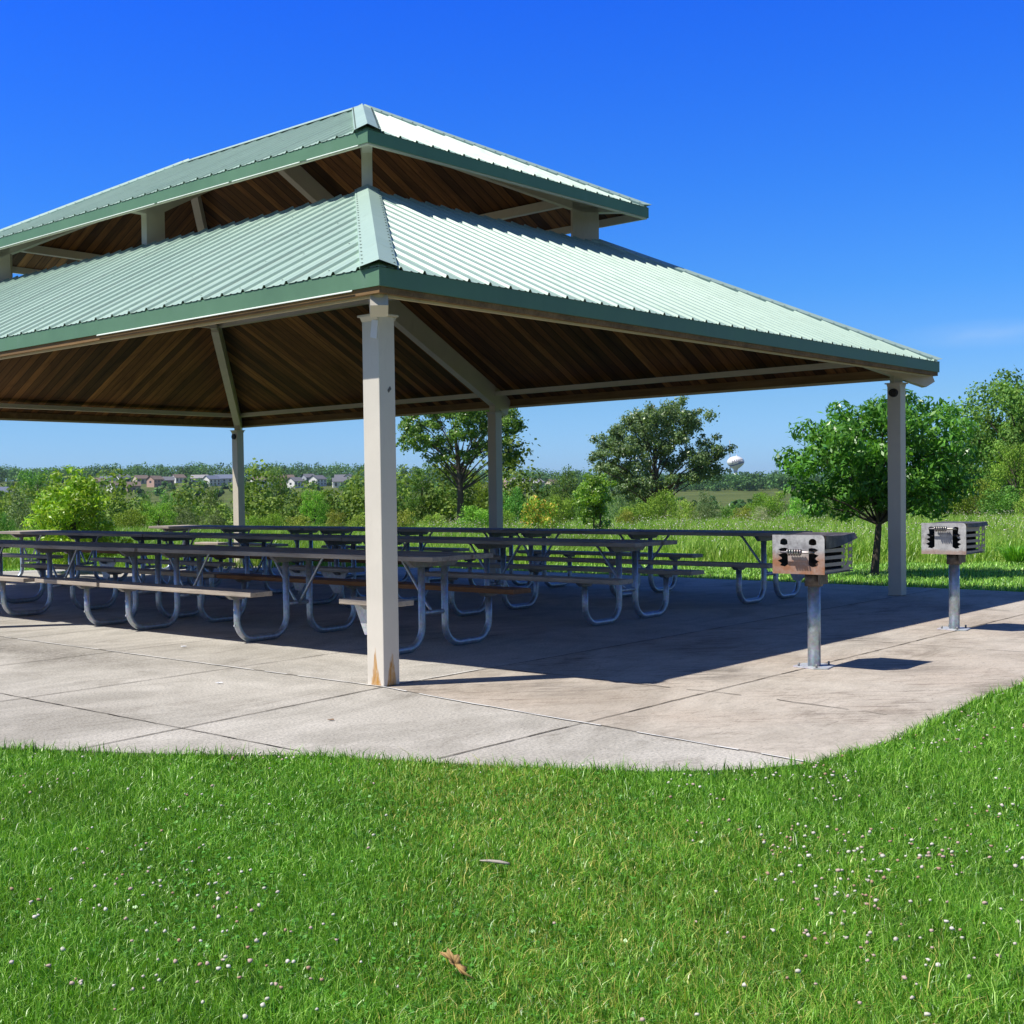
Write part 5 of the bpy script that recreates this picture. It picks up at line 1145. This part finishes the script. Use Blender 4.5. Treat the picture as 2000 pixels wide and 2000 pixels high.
# strap-leaved clump at the right edge
Y = 20.7; x0 = at(1985, Y); rng = np.random.default_rng(60); n = 420; a = rng.uniform(0, 6.28, n); rr = rng.uniform(0, 0.12, n)
V, q, t_, c = blades(rr*np.cos(a), rr*np.sin(a), np.zeros(n), rng.uniform(0.25, 0.5, n), np.full(n, 0.016), rng.uniform(0.2, 1.4, n), rng, [(0.06, 0.16, 0.02), (0.10, 0.25, 0.03), (0.16, 0.32, 0.05)], az=a)
o = np_mesh('strap_leaf_clump', V, q, t_, np.repeat(c, 5, 0), [M['grass']]); o.location = (x0, Y, float(terrain(x0, Y))); tag(o, 'lush fountain-shaped green clump at the meadow edge, right picture edge', 'plant')

# ---------------------------------------------------------------- litter on the lawn
def gpt(px, py):
    d = rt*(px-CX)/F-up*(py-CY)/F+fw; t_ = (0.025-CAMH)/d.z; return Vector((0, 0, CAMH))+d*t_
p = gpt(893, 1890); mb = MB()
out = [(0, -0.075), (0.008, -0.03), (0.03, -0.022), (0.018, -0.005), (0.042, 0.012), (0.02, 0.022), (0.03, 0.05), (0.008, 0.045), (0, 0.07), (-0.010, 0.045), (-0.032, 0.052), (-0.02, 0.024), (-0.04, 0.01), (-0.018, -0.004), (-0.026, -0.024), (-0.006, -0.03)]
def lz(x, y): return 0.35*abs(x)+0.012*math.sin(y*40)
cz = (0, 0.01, 0.0)
for i in range(len(out)):
    a, b = out[i], out[(i+1) % len(out)]; mb.poly([cz, (a[0], a[1], lz(*a)), (b[0], b[1], lz(*b))], 0, None, True)
lf = mb.build('dry_leaf', m_wood('dry_oak_leaf', (0.42, 0.27, 0.11), (0.60, 0.43, 0.20)), None, 0, (p.x, p.y, 0.03)); lf.rotation_euler = (0.35, -0.3, 0.75); lf.scale = (0.5, 0.95, 1.0); s_ = lf.modifiers.new('solid', 'SOLIDIFY'); s_.thickness = 0.0008
tag(lf, 'curled tan dead leaf lying on the lawn near the bottom middle', 'leaf')
p = gpt(968, 1682); mb = MB(); mb.tube([(-0.075, 0.03, 0.0), (-0.03, 0.008, 0.004), (0.02, -0.012, 0.003), (0.065, -0.035, 0)], [0.003, 0.007, 0.009, 0.006], 7)
o = mb.build('bark_scrap', m_wood('grey_bark_scrap', (0.40, 0.36, 0.33), (0.62, 0.58, 0.54), axis=0), None, 0, (p.x, p.y, 0.022)); o.scale = (0.7, 0.7, 0.7); tag(o, 'pale grey scrap of bark on the lawn below the front post', 'bark')

# ---------------------------------------------------------------- air
hz = MB(); hz.box(-3800, 3800, -60, 4700, -8, 75); hm = bpy.data.materials.new('thin_summer_haze'); ho = hz.build('haze', hm); tag(ho, kind='stuff')
hm.use_nodes = True; hm.node_tree.nodes.clear(); pv = hm.node_tree.nodes.new('ShaderNodeVolumePrincipled'); pv.inputs['Density'].default_value = 0.00007; pv.inputs['Color'].default_value = (0.75, 0.86, 1.0, 1); pv.inputs['Anisotropy'].default_value = 0.3
om = hm.node_tree.nodes.new('ShaderNodeOutputMaterial'); hm.node_tree.links.new(pv.outputs[0], om.inputs['Volume'])

mdl = M_DRY = m_paint('brown_leaf_litter', (0.20, 0.12, 0.06), 0.8, 0.3); rl = random.Random(4)
for a, b, lab in ((-1.1, -0.62, 'small dark dry leaf on the concrete between the front post and the lawn'), (0.55, 2.9, 'pale scrap on the sunlit concrete in front of the first bench'), (-0.6, 1.0, 'pale fleck on the concrete left of the foot of the front post')):
    mb = MB(); n = 7; r = [rl.uniform(0.010, 0.022) for _ in range(n)]
    P = [(r[i]*math.cos(i*6.283/n)*1.6, r[i]*math.sin(i*6.283/n)*0.8, 0.004+0.006*rl.random()) for i in range(n)]
    for i in range(n): mb.poly([(0, 0, 0.002), P[i], P[(i+1) % n]])
    x, y, z = W(a, b, 0.003); o = mb.build('dry_leaf', mdl if 'dark' in lab else M['sticker'], None, 0, (x, y, z)); so_ = o.modifiers.new('solid', 'SOLIDIFY'); so_.thickness = 0.001; tag(o, lab, 'litter')
